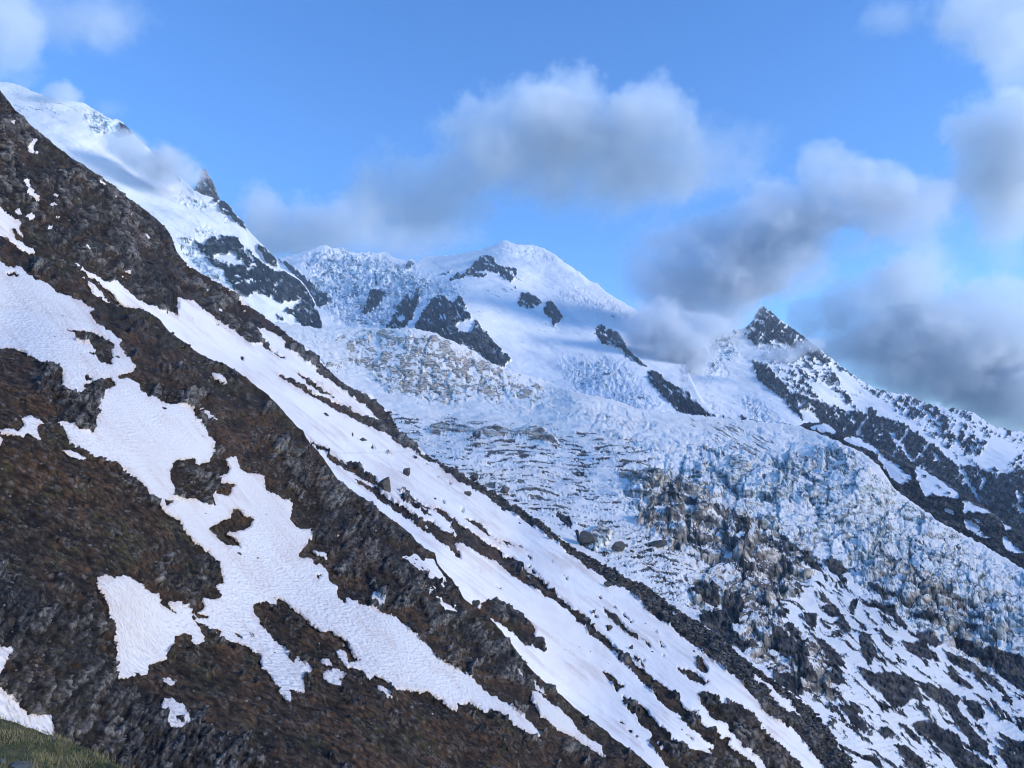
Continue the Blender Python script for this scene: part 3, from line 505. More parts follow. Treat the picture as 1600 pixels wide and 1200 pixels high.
    c = mixc(mixc(ICE, ICEL, ss(.2, .8, np.modf(h2*8.9)[0]+.5*rf)), B(TAN), tn*.9); c = mixc(c, B((.62, .54, .43)), zf['dirty']*ss(.55, .8, hx)*.8); c = mixc(c, B((.56, .49, .41)), up*.6*ss(.3, .7, h3))
    c = mixc(c, B((.50, .585, .57)), ss(.1, .5, fbm(P, 60, 4, .6, sp, seed=133)+.6*steep)*(1-tn)*.85)
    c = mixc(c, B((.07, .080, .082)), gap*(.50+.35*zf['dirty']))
    stn = ss(.05, .45, uvn(u, v, 3.2, 18, 8, 4, .66, seed=99)); c = mixc(c, B((.15, .12, .095)), stn*.35*np.clip(iwm+zf['dirty']*.5+.35*up, 0, 1))
    gmz = .45*ss(.0, .5, uvn(u, v, 40, 9, 12, 5, .65, seed=123))*(.4+.6*zf['dirty'])
    g = mixc(GRAVEL, GRAVB, ss(-.1, .4, fbm(P, 20, 3, .5, sp, seed=98))); g = mixc(g, B((.03, .032, .036)), np.clip(ss(.1, .6, -irg)*.5+.75*pc+.4*(1-ss(0, .15, pg2)), 0, .92)); g = mixc(g, B((.15, .14, .13)), ss(.6, .9, .6*ph+.4*ph2)*.6*np.ones_like(u))
    c = mixc(c, g, np.clip(np.maximum(np.maximum(im, dash*.9), ss(.25, .5, dirt_r+.3*rf-.75*hx+.12)*.85), 0, 1))
    c = mixc(c, B((.24, .23, .215)), np.clip(st, 0, 1)*.8)
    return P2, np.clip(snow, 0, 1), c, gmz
M_GL = land_mat('glacier_surface', 2.6, .25, .04, blk=.3, edge=.5, snowcol=(.90, .86, .80), dirt=(.72, .645, .57), dirtamt=.5, var=(.72, 1.3))
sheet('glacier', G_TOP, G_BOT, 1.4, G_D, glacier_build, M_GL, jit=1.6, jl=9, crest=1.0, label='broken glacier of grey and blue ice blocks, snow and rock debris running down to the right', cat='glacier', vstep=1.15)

# ============================================================ FAR MOUNTAINS
def far_build(cover, frost, L, rel, tone=(.025, .027, .031), ice=None, streak=(0, 0), warm=None, zrough=1.0):
    def f(u, v, D, P, N, sp, K):
        B = lambda c: np.broadcast_to(c, P.shape)
        wu = 2.6*uvn(u, v, 14, 14, seed=101, octv=5, gain=.7); wv = 2.4*uvn(u, v, 14, 14, seed=102, octv=5, gain=.7)
        snow = cover.at(u+1.5*wu, v+1.5*wv)
        rg = fbm(P, L*.8, 6, .58, sp, ridged=True, seed=103); lo = fbm(P, L*2.2, 4, .5, sp, seed=104); rf = fbm(P, L*.22, 5, .65, sp, ridged=True, seed=113)
        rib = uvn(u, v, 60, 9, streak[1], 5, .6, seed=112, ridged=True)
        sa = uvn(u, v, 30, 7, streak[0], 5, .64, seed=105); sb = uvn(u, v, 11, 4, streak[1], 4, .66, seed=106); sc = uvn(u, v, 5, 3.5, streak[0], 3, .7, seed=116)
        mid = np.clip(1-np.abs(snow-.5)*2.2, 0, 1)
        fr = ss(.24, .40, .6*sb + .4*sc + .7*sa + .45*rib)
        snow = snow + mid*(.8*sa + .5*sb + .45*sc + .5*rib)*1.3 + (1-mid)*(snow < .4)*frost*fr*1.1 - (snow > .8)*.75*ss(.62, .9, sa+.6*sb+.3*lo)*frost
        snow = np.clip(snow, 0, 1); bare = 1-ss(.35, .65, snow); e = ss(-1, 10, K)
        ic = ice.at(u+3*wu, v+3*wv) if ice is not None else 0*u
        ga, ha, ta = shards(u+2*wu, v+2*wv, streak[1], 26, 8, 61); gb, hb_, tb = shards(u+wu, v+wv, streak[1]+8, 10, 4.2, 62); px = D/F
        d = (.010*lo + .0012*rg + bare*(.007*rg + .005*rf + .004*rib + .008))*rel
        ir = fbm(P, L*.5, 6, .64, sp, ridged=True, seed=107)
        gi, hi, ti = shards(u+3*wu, v+3*wv, 12, 13, 7, 66); gj, hj, tj = shards(u+2*wu, v+2*wv, 60, 6, 4, 67)
        d = d + ic*(.0065*ir + .003*rf)*rel + .0007*rf*rel
        P2 = P*(1-d*e)[..., None]
        P2 = P2 + N*((1-bare)*L*.035*fbm(P, L*.9, 5, .55, sp, seed=108)*e*zrough)[..., None]
        P2 = P2 + N*(bare*px*(3*(ha-.5)+5*ta+1.4*(hb_-.5)+2*tb)*e)[..., None]
        P2 = P2 + N*(ic*px*(3*(hi-.5)+4*ti+1.5*(hj-.5)+2*tj-1.2*(1-ss(0, .2, gi)))*e)[..., None]
        n2 = normals(P2); fac = (n2*-dirs(u, v)).sum(-1)
        crev = ss(.32, .5, uvn(u, v, 26, 3.2, 20, 4, .66, seed=118)*.9 + .35*fbm(P, L*1.1, 3, .5, sp, seed=119)+.10*ic)
        st = np.clip(ss(-.05, .5, -ir-.3*rf)*ic, 0, 1)
        crev = crev*(1-.8*np.clip(ic, 0, 1)); st = np.maximum(st*.6, ic*(.9*(1-ss(.02, .22, gi))+.6*(1-ss(0, .2, gj))+.7*ss(.45, .8, hi+.3*(hj-.5))))
        snow2 = np.minimum(snow, 1-.7*ss(.25, .75, st)); snow2 = np.minimum(snow2, 1-.62*crev*(snow > .6))
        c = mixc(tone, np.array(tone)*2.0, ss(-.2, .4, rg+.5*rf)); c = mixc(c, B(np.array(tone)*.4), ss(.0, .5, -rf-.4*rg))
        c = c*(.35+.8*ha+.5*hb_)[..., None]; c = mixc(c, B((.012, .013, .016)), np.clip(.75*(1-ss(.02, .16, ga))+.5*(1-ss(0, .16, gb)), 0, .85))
        if warm is not None: c = mixc(c, B((.26, .21, .17)), warm.at(u, v))
        c = mixc(c, B((.50, .62, .70)), ss(.45, .6, snow))
        gm = .8*ss(.05, .5, uvn(u, v, 90, 12, 34, 5, .62, seed=121)) + .5*ss(.0, .5, fbm(P, L*1.4, 4, .5, sp, seed=122))
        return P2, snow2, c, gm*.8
    return f
M_FAR = land_mat('far_mountain', 9, .35, .05, blk=.35, rot=40, edge=.5, snowcol=(.86, .855, .85), dirt=(.62, .66, .72), dirtamt=.4, var=(.7, 1.35))
# left-hand snow peak
c1 = Cover(1)
for s in ["302 374;310 378;318 384;326 372;348 368;368 368;380 380;392 394;406 404;416 416;436 422;444 424;456 430;470 440;480 454;490 466;496 484;502 500;503 512;496 521;476 512;458 498;440 500;424 488;404 470;392 456;384 466;376 460;364 450;356 438;348 422;338 416;326 408;314 396;310 388",
  "340 316;348 313;360 322;368 336;380 346;386 358;372 350;358 336;342 326", "404 376;412 384;420 392;432 404;438 420;428 416;420 412;410 400;402 388", "306 298;316 304;312 304", "333 309;340 310;339 317;334 316", "182 184;192 192;202 200;210 210;198 213;185 215;180 205;189 197", "255 262;267 265;287 285;282 284;270 275"]: c1.poly(P_(s), 0)
for s in ["332 400;345 396;360 398;380 408;384 416;368 414;344 406", "414 410;424 412;430 418;420 417", "394 456;398 454;414 460;430 468;440 474;455 470;472 467;474 471;454 482;440 484;448 490;464 498;458 502;450 504;440 496;424 488;406 472", "356 392;362 390;372 400;366 402"]: c1.poly(P_(s), 1)
c1.poly(P_("372 376;384 380;408 408;400 412;384 396"), .6)
c1.line([(384, 424), (400, 416)], 3, 1); c1.line([(380, 438), (366, 446)], 3, 1); c1.blur(1)
i1 = Cover(0)
for s in ["270 305;290 305;330 322;322 332;300 325;280 318", "300 355;335 355;335 370;310 370;296 362", "130 175;180 180;180 212;145 210", "278 370;300 374;320 410;360 446;330 440;300 410;282 395", "340 330;356 338;368 352;352 348"]: i1.poly(P_(s), 1)
i1.blur(5)
M1_TOP = P_("-60 118;0 128;12 128;30 132;50 142;80 153;110 156;135 163;155 175;175 187;182 184;192 192;209 209;225 225;240 240;262 262;280 275;300 295;318 305;340 311;350 313;360 322;368 336;380 346;386 358;404 376;420 392;432 404;438 418;456 428;470 438;482 454;490 466;496 484;502 500;505 514;512 526")
M1_D = TPS([(-60,110,5000),(0,128,4900),(180,187,4700),(262,262,4500),(350,313,4300),(440,420,4000),(500,500,3700),(512,526,3500),(60,260,3900),(250,350,3800),(350,450,3500),(450,525,3350),(0,400,3300),(300,420,3600)])
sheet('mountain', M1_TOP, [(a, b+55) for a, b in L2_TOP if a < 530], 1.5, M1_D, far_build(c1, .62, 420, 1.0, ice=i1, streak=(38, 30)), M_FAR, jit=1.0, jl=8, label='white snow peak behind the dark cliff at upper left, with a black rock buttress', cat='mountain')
# aiguille behind it
c1b = Cover(0); c1b.poly(P_("300 255;316 266;322 280;332 296;300 296"), .55); c1b.blur(1); wb = Cover(.8)
sheet('mountain', P_("296 312;303 296;309 280;313 268;317 263;320 266;324 270;328 278;333 285;338 298;346 318"), [(296, 345), (346, 345)], 1.2, TPS([(285,290,5400),(320,265,5500),(340,320,5300),(300,350,5300)]), far_build(c1b, .3, 120, .6, tone=(.12, .11, .11), warm=wb, streak=(60, 60)), M_FAR, jit=1.4, jl=4, label='small tan rock spire poking out of mist on the left snow ridge', cat='rock spire')
# centre massif
c2 = Cover(1)
for s in ["432 402;440 408;460 416;476 434;490 444;506 456;520 468;512 476;496 480;490 470;470 440",
 "578 454;588 452;604 454;600 464;594 474;586 482;572 491;566 490;568 478;574 466", "640 454;654 452;656 464;650 480;644 496;638 504;632 512;602 512;614 496;620 478;630 468",
 "684 460;694 460;698 468;708 470;714 466;720 460;728 476;736 498;726 500;716 502;714 508;720 516;734 520;740 508;742 499;756 512;776 534;790 550;797 560;786 574;770 568;740 548;726 538;704 532;680 522;646 514;660 490;672 472",
 "686 431;696 424;706 420;702 424;692 430", "702 438;710 430;720 426;714 438;706 439", "714 438;726 426;744 408;756 399;770 398;774 412;788 418;804 418;808 430;796 442;790 434;776 436;784 428;770 424;752 434;732 430",
 "808 472;816 458;826 458;838 464;850 472;840 478;826 482", "848 486;852 476;858 470;870 478;876 488;880 498;866 509;862 498", "928 518;934 506;948 512;970 524;980 542;992 558;1018 576;1004 572;980 560;968 548;956 540;940 534;934 526",
 "1010 582;1024 580;1040 594;1060 604;1080 620;1100 638;1122 654;1060 642;1048 632;1036 620;1026 606;1014 594", "586 424;590 426;588 436;590 442;586 440", "634 418;638 408;644 406;648 412;642 420", "806 446;810 448;806 450", "1000 640;1010 646;1030 652;1016 654;1004 648", "938 528;944 530;942 536"]: c2.poly(P_(s), 0)
for s in ["638 458;648 458;648 466;644 470;638 466", "754 410;762 414;756 416", "744 424;760 422;776 424;760 428"]: c2.poly(P_(s), 1)
c2.line([(1036, 600), (1052, 612), (1040, 622)], 3, 1); c2.line([(1060, 612), (1075, 626)], 2.5, 1); c2.line([(944, 530), (985, 560)], 2, .9); c2.line([(745, 504), (772, 530), (790, 552)], 2.4, .75)
c2.line([(924, 500), (948, 512)], 3, .45); c2.blur(1)
i2 = Cover(0)
for s, q in [("470 400;520 385;600 398;640 420;680 440;670 470;600 510;540 505;500 480", 1), ("600 440;680 440;730 450;700 470;650 490", .9), ("740 392;790 378;850 385;905 420;880 412;800 392", .5), ("840 470;900 450;980 480;1040 520;1040 540;960 510;900 480", .45), ("870 560;960 560;1000 590;960 620;900 610", .7), ("940 590;1000 600;1050 640;960 640", .6)]: i2.poly(P_(s), q)
i2.blur(8)
M2_TOP = P_("415 404;430 404;450 400;470 394;490 388;500 384;510 383;520 388;530 385;545 392;560 395;575 393;590 395;600 392;612 400;625 405;634 408;640 404;650 410;665 400;690 400;720 396;740 392;760 388;775 381;788 375;797 378;805 381;830 382;850 388;870 400;885 412;905 425;920 438;935 444;945 455;970 470;1000 488;1040 512;1062 535;1075 580;1090 612;1110 640;1140 668")
M2_D = TPS([(430,404,6600),(510,383,7000),(640,405,7000),(788,375,6600),(870,400,6200),(1000,488,5000),(1060,535,4400),(1090,612,3000),(1135,665,2500),(500,500,4000),(600,515,3700),(520,440,5600),(680,440,5400),(760,440,5200),(720,500,3700),(640,512,3600),(790,560,3350),(850,480,4700),(900,600,3000),(820,590,3100),(1000,600,3000),(1000,640,2500),(700,640,2800),(1000,540,4000),(850,430,5700),(440,520,3800)])
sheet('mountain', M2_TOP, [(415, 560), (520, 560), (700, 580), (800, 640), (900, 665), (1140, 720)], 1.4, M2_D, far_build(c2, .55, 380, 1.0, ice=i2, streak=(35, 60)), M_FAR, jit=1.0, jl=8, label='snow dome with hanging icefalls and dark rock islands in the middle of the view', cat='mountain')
# right-hand ridge
c3 = Cover(.62)
for s, q in [("1000 560;1060 560;1100 640;1250 665;1290 700;1280 668;1248 640;1214 600;1190 560;1160 520;1110 520;1080 500;1000 500", 1),
 ("1040 575;1060 565;1070 556;1096 537;1108 550;1100 568;1088 572;1070 584;1066 590;1074 606;1082 614;1084 626;1060 610", 0), ("1112 563;1120 570;1112 572", 0),
 ("1182 500;1180 490;1190 478;1196 481;1220 500;1256 526;1274 540;1300 560;1290 570;1262 550;1250 560;1230 540;1210 530;1190 535;1182 520", .08), ("1166 520;1180 516;1190 530;1180 540", .2),
 ("1174 564;1190 566;1216 590;1236 614;1252 636;1268 655;1256 656;1238 640;1224 622;1200 606;1184 594", 0),
 ("1200 560;1260 560;1320 600;1400 660;1420 700;1330 650;1260 610", .62), ("1300 575;1330 590;1420 660;1500 725;1480 716;1400 662;1340 640", .95), ("1255 590;1300 610;1345 648;1330 650;1290 630", .9),
 ("1400 610;1500 650;1600 680;1700 720;1700 740;1600 735;1500 700;1420 650", .58),
 ("1240 612;1280 628;1320 640;1350 648;1384 652;1418 664;1454 690;1480 714;1506 728;1520 728;1544 740;1600 736;1700 760;1700 900;1500 900;1250 700;1262 668;1280 640", 0), ("1250 640;1266 640;1280 655;1284 668;1262 668", .9),
 ("1522 722;1540 700;1550 680;1580 688;1592 708;1580 724;1564 732;1556 728;1540 734", 1), ("1300 605;1312 610;1304 614", .1), ("1350 640;1360 636;1372 645;1360 650", .1)]: c3.poly(P_(s), q)
for s, wd in [("1356 650;1338 680", 4), ("1390 676;1404 690;1416 706;1428 722", 5), ("1420 670;1406 688;1394 714", 3.5), ("1454 690;1440 708;1428 720", 3.5), ("1320 640;1306 658", 2), ("1334 652;1318 674", 1.6), ("1494 718;1506 740;1518 762;1530 784", 4), ("1540 746;1530 768", 4), ("1589 766;1593 784", 4.5), ("1567 730;1558 748", 3), ("1516 658;1510 684", 4), ("1458 706;1466 720", 3.5), ("1376 682;1382 672", 3), ("1500 725;1470 700;1420 660;1384 635;1350 610", 7), ("1498 650;1496 690;1502 722", 5), ("1590 788;1600 800", 5), ("1446 752;1456 742", 2.5), ("1560 782;1574 772", 2.5), ("1550 740;1600 741", 1.5), ("1500 735;1508 742", 6)]: c3.line(P_(s), wd, 1)
c3.blur(1)
i3 = Cover(0)
for s, q in [("1100 525;1140 520;1150 560;1110 570", 1), ("1090 560;1150 580;1100 600", .5), ("1150 620;1175 620;1240 670;1190 672", .7), ("1100 620;1150 650;1100 650", .6)]: i3.poly(P_(s), q)
i3.blur(6)
M3_TOP = P_("985 560;1000 545;1030 535;1060 545;1080 540;1096 534;1110 522;1130 516;1150 515;1165 512;1178 498;1182 488;1188 480;1194 479;1204 487;1220 500;1240 514;1256 526;1274 540;1300 560;1320 577;1340 590;1355 600;1370 607;1390 613;1406 616;1416 616;1430 622;1444 628;1456 633;1470 634;1482 640;1490 637;1500 641;1512 641;1526 648;1540 658;1556 668;1570 669;1585 674;1600 674;1640 690;1690 715")
M3_D = TPS([(1000,545,4700),(1100,530,4500),(1190,479,5200),(1300,560,4600),(1420,618,4300),(1510,641,4000),(1600,676,3900),(1700,720,3800),(1100,640,3000),(1250,668,2900),(1150,600,3600),(1300,660,3300),(1400,700,3000),(1500,760,2800),(1600,800,2600),(1600,900,2400),(1000,600,3700)])
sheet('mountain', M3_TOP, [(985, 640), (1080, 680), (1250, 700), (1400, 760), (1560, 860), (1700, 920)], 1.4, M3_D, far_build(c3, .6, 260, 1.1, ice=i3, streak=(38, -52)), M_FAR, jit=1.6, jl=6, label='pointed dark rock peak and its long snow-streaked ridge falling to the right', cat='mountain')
# low dark ridge right of the glacier
c4 = Cover(0)
for s in ["1318 684;1340 684;1350 690;1374 704;1380 712;1366 708;1345 700;1330 694", "1374 708;1392 720;1412 736;1428 750;1416 748;1404 742;1392 736;1380 728;1370 716", "1384 734;1400 740;1425 756;1432 760;1418 756;1406 758;1396 748", "1430 730;1446 736;1460 744;1480 758;1500 772;1494 780;1486 778;1470 774;1456 770;1446 777;1438 762;1432 746", "1478 792;1490 800;1488 804;1478 798", "1506 780;1520 786;1544 800;1546 804;1530 802;1518 800;1506 804", "1506 808;1520 816;1532 826;1528 828;1536 834;1549 841;1532 840;1514 830;1507 820", "1564 816;1574 820;1582 828;1574 830", "1570 836;1582 848;1600 866;1588 864;1572 856;1566 848", "1262 668;1290 660;1306 674;1290 676;1274 672", "1326 678;1350 688;1340 688", "1430 746;1442 750;1440 756"]: c4.poly(P_(s), 1)
for s in ["1440 742;1452 744;1446 748", "1460 756;1476 764;1470 766", "1480 766;1490 770;1482 771"]: c4.poly(P_(s), 0)
c4.line([(1520, 806), (1545, 826)], 2, 1); c4.line([(1500, 838), (1520, 842)], 2, .8); c4.poly(P_("1250 672;1300 682;1310 694;1290 694;1255 684"), 1); c4.blur(1)
M4_TOP = P_("1236 668;1250 664;1262 660;1280 661;1292 662;1306 673;1330 678;1345 686;1360 692;1376 700;1388 708;1404 719;1420 724;1436 730;1460 744;1476 754;1490 762;1510 772;1524 784;1538 792;1560 808;1582 824;1600 829;1650 860;1690 890")
M4_D = TPS([(1240,668,2350),(1280,661,2330),(1400,718,2050),(1500,768,1850),(1600,830,1650),(1690,890,1550),(1280,690,2200),(1400,790,1700),(1500,850,1480),(1600,900,1320),(1690,960,1250)])
sheet('hill', M4_TOP, [(1236, 690), (1300, 715), (1360, 760), (1436, 820), (1530, 880), (1690, 980)], 1.2, M4_D, far_build(c4, .25, 90, .9, tone=(.045, .040, .037), streak=(30, 30)), M_FAR, jit=1.2, jl=7, label='low dark rocky ridge with snowfields on top, right of the glacier', cat='ridge')
# valley floor and land beyond, reaching the horizon
gx = np.linspace(-60000, 60000, 41); gy = np.linspace(-20000, 90000, 41); GX, GY = np.meshgrid(gx, gy)
q = np.stack([GX, GY, GX*0], -1); GZ = -1150 + 180*fbm(q, 9000, 3, .5, seed=200)
ii = np.arange(41*41).reshape(41, 41); fq = np.stack([ii[:-1, :-1], ii[:-1, 1:], ii[1:, 1:], ii[1:, :-1]], -1).reshape(-1, 4)
cc = np.broadcast_to((.05, .06, .045, 0.0), (41*41, 4))
tag(mesh_obj('ground', np.stack([GX, GY, GZ], -1).reshape(-1, 3), fq, M_FAR, {'cover': cc}), kind='structure')

# range added out of frame on the sunset side to shade land below summits
SUNH = Vector((math.sin(SUN_AZ), math.cos(SUN_AZ), 0)); SIDE = Vector((-SUNH.y, SUNH.x, 0))
t_ = np.linspace(-16000, 6500, 150); k_ = np.linspace(-1, 1, 41); TT, KK = np.meshgrid(t_, k_)
CN = np.array((0, 3800, 0)) + np.array(SUNH)*9000
hgt = 1550 + 180*fbm(np.stack([TT, TT*0, TT*0], -1), 2600, 5, .5, seed=210)
q = CN + TT[..., None]*np.array(SIDE) + KK[..., None]*2600*np.array(SUNH)
q[..., 2] = -1100 + (hgt+1100)*(1-np.abs(KK)**1.2) + 160*fbm(q, 900, 4, .5, seed=211)*(1-np.abs(KK))*np.abs(KK)*4
ii = np.arange(TT.size).reshape(TT.shape); fq = np.stack([ii[:-1, :-1], ii[:-1, 1:], ii[1:, 1:], ii[1:, :-1]], -1).reshape(-1, 4)
cc = np.concatenate([np.broadcast_to((.06, .06, .055), (TT.size, 3)), ss(600, 1500, q[..., 2].reshape(-1, 1)+500*fbm(q, 700, 4, .6, seed=212).reshape(-1, 1))], 1)
tag(mesh_obj('mountain', q.reshape(-1, 3), fq, M_FAR, {'cover': cc}), kind='structure')  # unseen sun blocker, added for the shade it casts
# ============================================================ BOULDERS
def rock_mat(name, c1, c2, sc):
    m = bpy.data.materials.new(name); m.use_nodes = True; nt = m.node_tree; b = nt.nodes['Principled BSDF']
    co = nd(nt, 'ShaderNodeTexCoord').outputs['Object']; n = noise_n(nt, co, 1/sc, 6, .65); n2 = noise_n(nt, co, 4/sc, 5, .7)
    mx = nd(nt, 'ShaderNodeMix', data_type='RGBA'); mx.inputs['A'].default_value = (*c1, 1); mx.inputs['B'].default_value = (*c2, 1)
    nt.links.new(mapr(nt, math_n(nt, 'ADD', n.outputs[0], math_n(nt, 'MULTIPLY', n2.outputs[0], .5)), .55, .95, 0, 1), mx.inputs['Factor']); nt.links.new(mx.outputs['Result'], b.inputs['Base Color'])
    b.inputs['Roughness'].default_value = .92; b.inputs['Specular IOR Level'].default_value = .2
    bu = nd(nt, 'ShaderNodeBump'); bu.inputs['Distance'].default_value = sc*.5; nt.links.new(n2.outputs[0], bu.inputs['Height']); nt.links.new(bu.outputs[0], b.inputs['Normal'])
    return m
M_BOULDER = rock_mat('boulder_rock', (.075, .068, .062), (.17, .155, .135), 1.6)
def rock_mesh(seed, lx, ly, lz, sub=4, cut=11):
    """an angular block: a ball planed off by random facets, then weathered"""
    import bmesh
    bm = bmesh.new(); bmesh.ops.create_icosphere(bm, subdivisions=sub, radius=1.0)
    V = np.array([v.co for v in bm.verts]); bm.verts.ensure_lookup_table(); Fq = np.array([[v.index for v in f.verts] for f in bm.faces]); bm.free()
    r = np.random.default_rng(seed)
    for _ in range(cut):
        n = r.normal(size=3); n /= np.linalg.norm(n); d = .42+.3*r.random(); s = V@n; V = V - np.clip(s-d, 0, None)[:, None]*n
    V = V*(1+.10*fbm(V+seed, .9, 4, .6, seed=seed))[:, None]
    return V*np.array([lx, ly, lz]), Fq
BL = [  # u, v(centre), width px, height px, surface, tilt, label
 (636, 737, 15, 17, L2_D, 20, 'grey boulder with a dark streak above it, alone high on the middle snowfield'),
 (602, 757, 25, 24, L2_D, -10, 'largest boulder on the snow gully, at the end of the upper brown strip'),
 (740, 746, 13, 11, L2_D, 0, 'round boulder sitting on the moraine crest against the glacier snow'),
 (948, 913, 16, 9, L2_D, 8, 'flat boulder lying on snow just below the moraine band'),
 (732, 771, 17, 10, L2_D, 30, 'dark slab boulder sunk in the broad snowfield under the moraine crest'),
 (567, 687, 12, 6, L2_D, 15, 'small flat boulder on the upper snowfield near the ski track'),
 (616, 686, 10, 5, L2_D, 15, 'thin flat boulder tucked just below the upper dark rib'),
 (860, 839, 13, 7, L2_D, 20, 'grey boulder half buried at the lower edge of the moraine band'),
 (953, 979, 8, 7, L2_D, 20, 'small boulder beside the long thin rock strip on the lower snow'),
 (987, 1011, 8, 8, L2_D, 0, 'small rounded boulder above a thin rock sliver on the lower snow'),
 (510, 648, 12, 5, L2_D, 15, 'flat boulder highest up the snowfield beside the brown slope'),
 (744, 943, 11, 12, L2_D, 60, 'upright grey boulder at the tip of the brown rock knob'),
 (788, 764, 17, 15, G_D, 25, 'tall pile of broken grey boulders beyond the moraine crest'),
 (1028, 849, 31, 13, G_D, 3, 'long smooth flat-topped boulder stranded on the glacier snow'),
 (966, 855, 22, 21, G_D, -25, 'cracked round boulder at the foot of the tan ice cliff'),
 (923, 842, 34, 26, G_D, 38, 'big dark wedge-shaped boulder at the glacier edge'),
 (1054, 840, 9, 6, G_D, 0, 'small square boulder on glacier snow just above the long flat one'),
 (987, 861, 9, 5, G_D, 0, 'little flat boulder between the cracked round one and the snow hollow'),
 (998, 869, 10, 6, G_D, 5, 'small dark boulder alone in the glacier snow below the ice cliff'),
 (694, 1112, 11, 8, L1_D, 10, 'pale grey boulder on the brown turf under the long snow tongue'),
]
for i, (u, v, wpx, hpx, DF, tilt, lab) in enumerate(BL):
    D = float(DF(np.array(u), np.array(v + hpx*.35))); s = D/F
    V, Fq = rock_mesh(40+i, wpx*s*.56, wpx*s*.45, hpx*s*.58)
    c, q = math.cos(R(-tilt)), math.sin(R(-tilt)); V = np.stack([V[:, 0]*c - V[:, 2]*q, V[:, 1], V[:, 0]*q + V[:, 2]*c], -1)
    o = mesh_obj('boulder', V, Fq, M_BOULDER, smooth=False)
    o.location = Vector(pt(u, v, D*.996)) 
    tag(o, lab, 'boulder', 'boulders scattered on the snow and glacier')

# ============================================================ GRASSY MOUND AT THE VIEWER'S FEET
M_TURF = bpy.data.materials.new('turf'); M_TURF.use_nodes = True; nt = M_TURF.node_tree; b = nt.nodes['Principled BSDF']
co = nd(nt, 'ShaderNodeTexCoord').outputs['Object']; n = noise_n(nt, co, 2.2, 6, .7); n2 = noise_n(nt, co, 9, 4, .7)
cr = nd(nt, 'ShaderNodeValToRGB'); nt.links.new(math_n(nt, 'ADD', math_n(nt, 'MULTIPLY', n.outputs[0], .7), math_n(nt, 'MULTIPLY', n2.outputs[0], .3)), cr.inputs[0])
cr.color_ramp.elements[0].position = .36; cr.color_ramp.elements[0].color = (.035, .038, .016, 1); cr.color_ramp.elements[1].position = .66; cr.color_ramp.elements[1].color = (.17, .15, .075, 1)
nt.links.new(cr.outputs[0], b.inputs['Base Color']); b.inputs['Roughness'].default_value = .95; b.inputs['Specular IOR Level'].default_value = .1
MD_D = TPS([(0,1122,10.5),(190,1200,8.5),(0,1200,8.2),(-200,1080,11.5),(-200,1200,8.6),(0,1350,6.0),(200,1350,6.2),(300,1290,7.0),(-200,1350,6.2),(100,1250,7.6)])
def md(u, v, D, P, N, sp, K):
    P2 = P + N*(.10*fbm(P, .8, 5, .55, sp, seed=300)*ss(-1, 6, K))[..., None]; return P2, 0*u, np.zeros(P.shape)
mound = sheet('hill', P_("-260 1060;-100 1096;0 1123;30 1131;60 1143;90 1151;110 1160;130 1171;150 1180;175 1192;190 1201;240 1228;320 1290"), [(-260, 1400), (320, 1400)], 2.5, MD_D, md, M_TURF, jit=1.3, jl=14, label='grassy mound in the bottom left corner nearest the viewer', cat='mound')
# short turf
me = mound.data; nv = len(me.vertices); VC = np.empty(nv*3, np.float32); me.vertices.foreach_get('co', VC); VC = VC.reshape(-1, 3)
rg_ = np.random.default_rng(11); nb = 42000; base = VC[rg_.integers(0, nv, nb)] + rg_.normal(size=(nb, 3))*(.012, .03, .002)
cl = fbm(base, .5, 3, .5, seed=310); hgt = (.022+.035*rg_.random(nb))*(1+.9*np.clip(cl, -.6, 1))
ang = rg_.random(nb)*6.283; wd = .004; lean = rg_.normal(size=(nb, 2))*.45*hgt[:, None]
a = base + np.stack([np.cos(ang)*wd, np.sin(ang)*wd, 0*ang-.006], -1); c_ = base - np.stack([np.cos(ang)*wd, np.sin(ang)*wd, 0*ang+.006], -1)
t_ = base + np.concatenate([lean, hgt[:, None]], 1)
GV = np.stack([a, c_, t_], 1).reshape(-1, 3); GF = np.arange(nb*3).reshape(-1, 3)
gcol = mixc((.095, .105, .035), (.30, .26, .13), ss(-.5, .6, cl + .5*rg_.normal(size=nb)*.6)); gcol = np.concatenate([gcol, np.ones((nb, 1))], 1)
M_GR = bpy.data.materials.new('grass_blades'); M_GR.use_nodes = True; nt = M_GR.node_tree; b = nt.nodes['Principled BSDF']
at = nd(nt, 'ShaderNodeAttribute', attribute_name='cover'); nt.links.new(at.outputs['Color'], b.inputs['Base Color']); b.inputs['Roughness'].default_value = .8; b.inputs['Specular IOR Level'].default_value = .1
tag(mesh_obj('grass', GV, GF, M_GR, {'cover': np.repeat(gcol, 3, 0)}, smooth=False), 'short dry green and straw-coloured grass covering the mound', 'grass', kind='stuff')
M_PALE = rock_mat('lichen_rock', (.10, .10, .095), (.24, .24, .22), .12)
for i, (u, v, wpx, hpx, lab) in enumerate([(84, 1154, 20, 7, 'flat grey stone on the crest of the grassy mound'), (30, 1198, 56, 13, 'broad pale stone in the grass at the very bottom edge'), (5, 1190, 12, 7, 'small pale stone in the grass beside the left edge')]):
    D = float(MD_D(np.array(u), np.array(v))); s = D/F; V, Fq = rock_mesh(80+i, wpx*s*.55, wpx*s*.4, hpx*s*.8)
    o = mesh_obj('stone', V, Fq, M_PALE, smooth=False); o.location = Vector(pt(u, v, D*.997)); tag(o, lab, 'stone', 'stones in the grass')
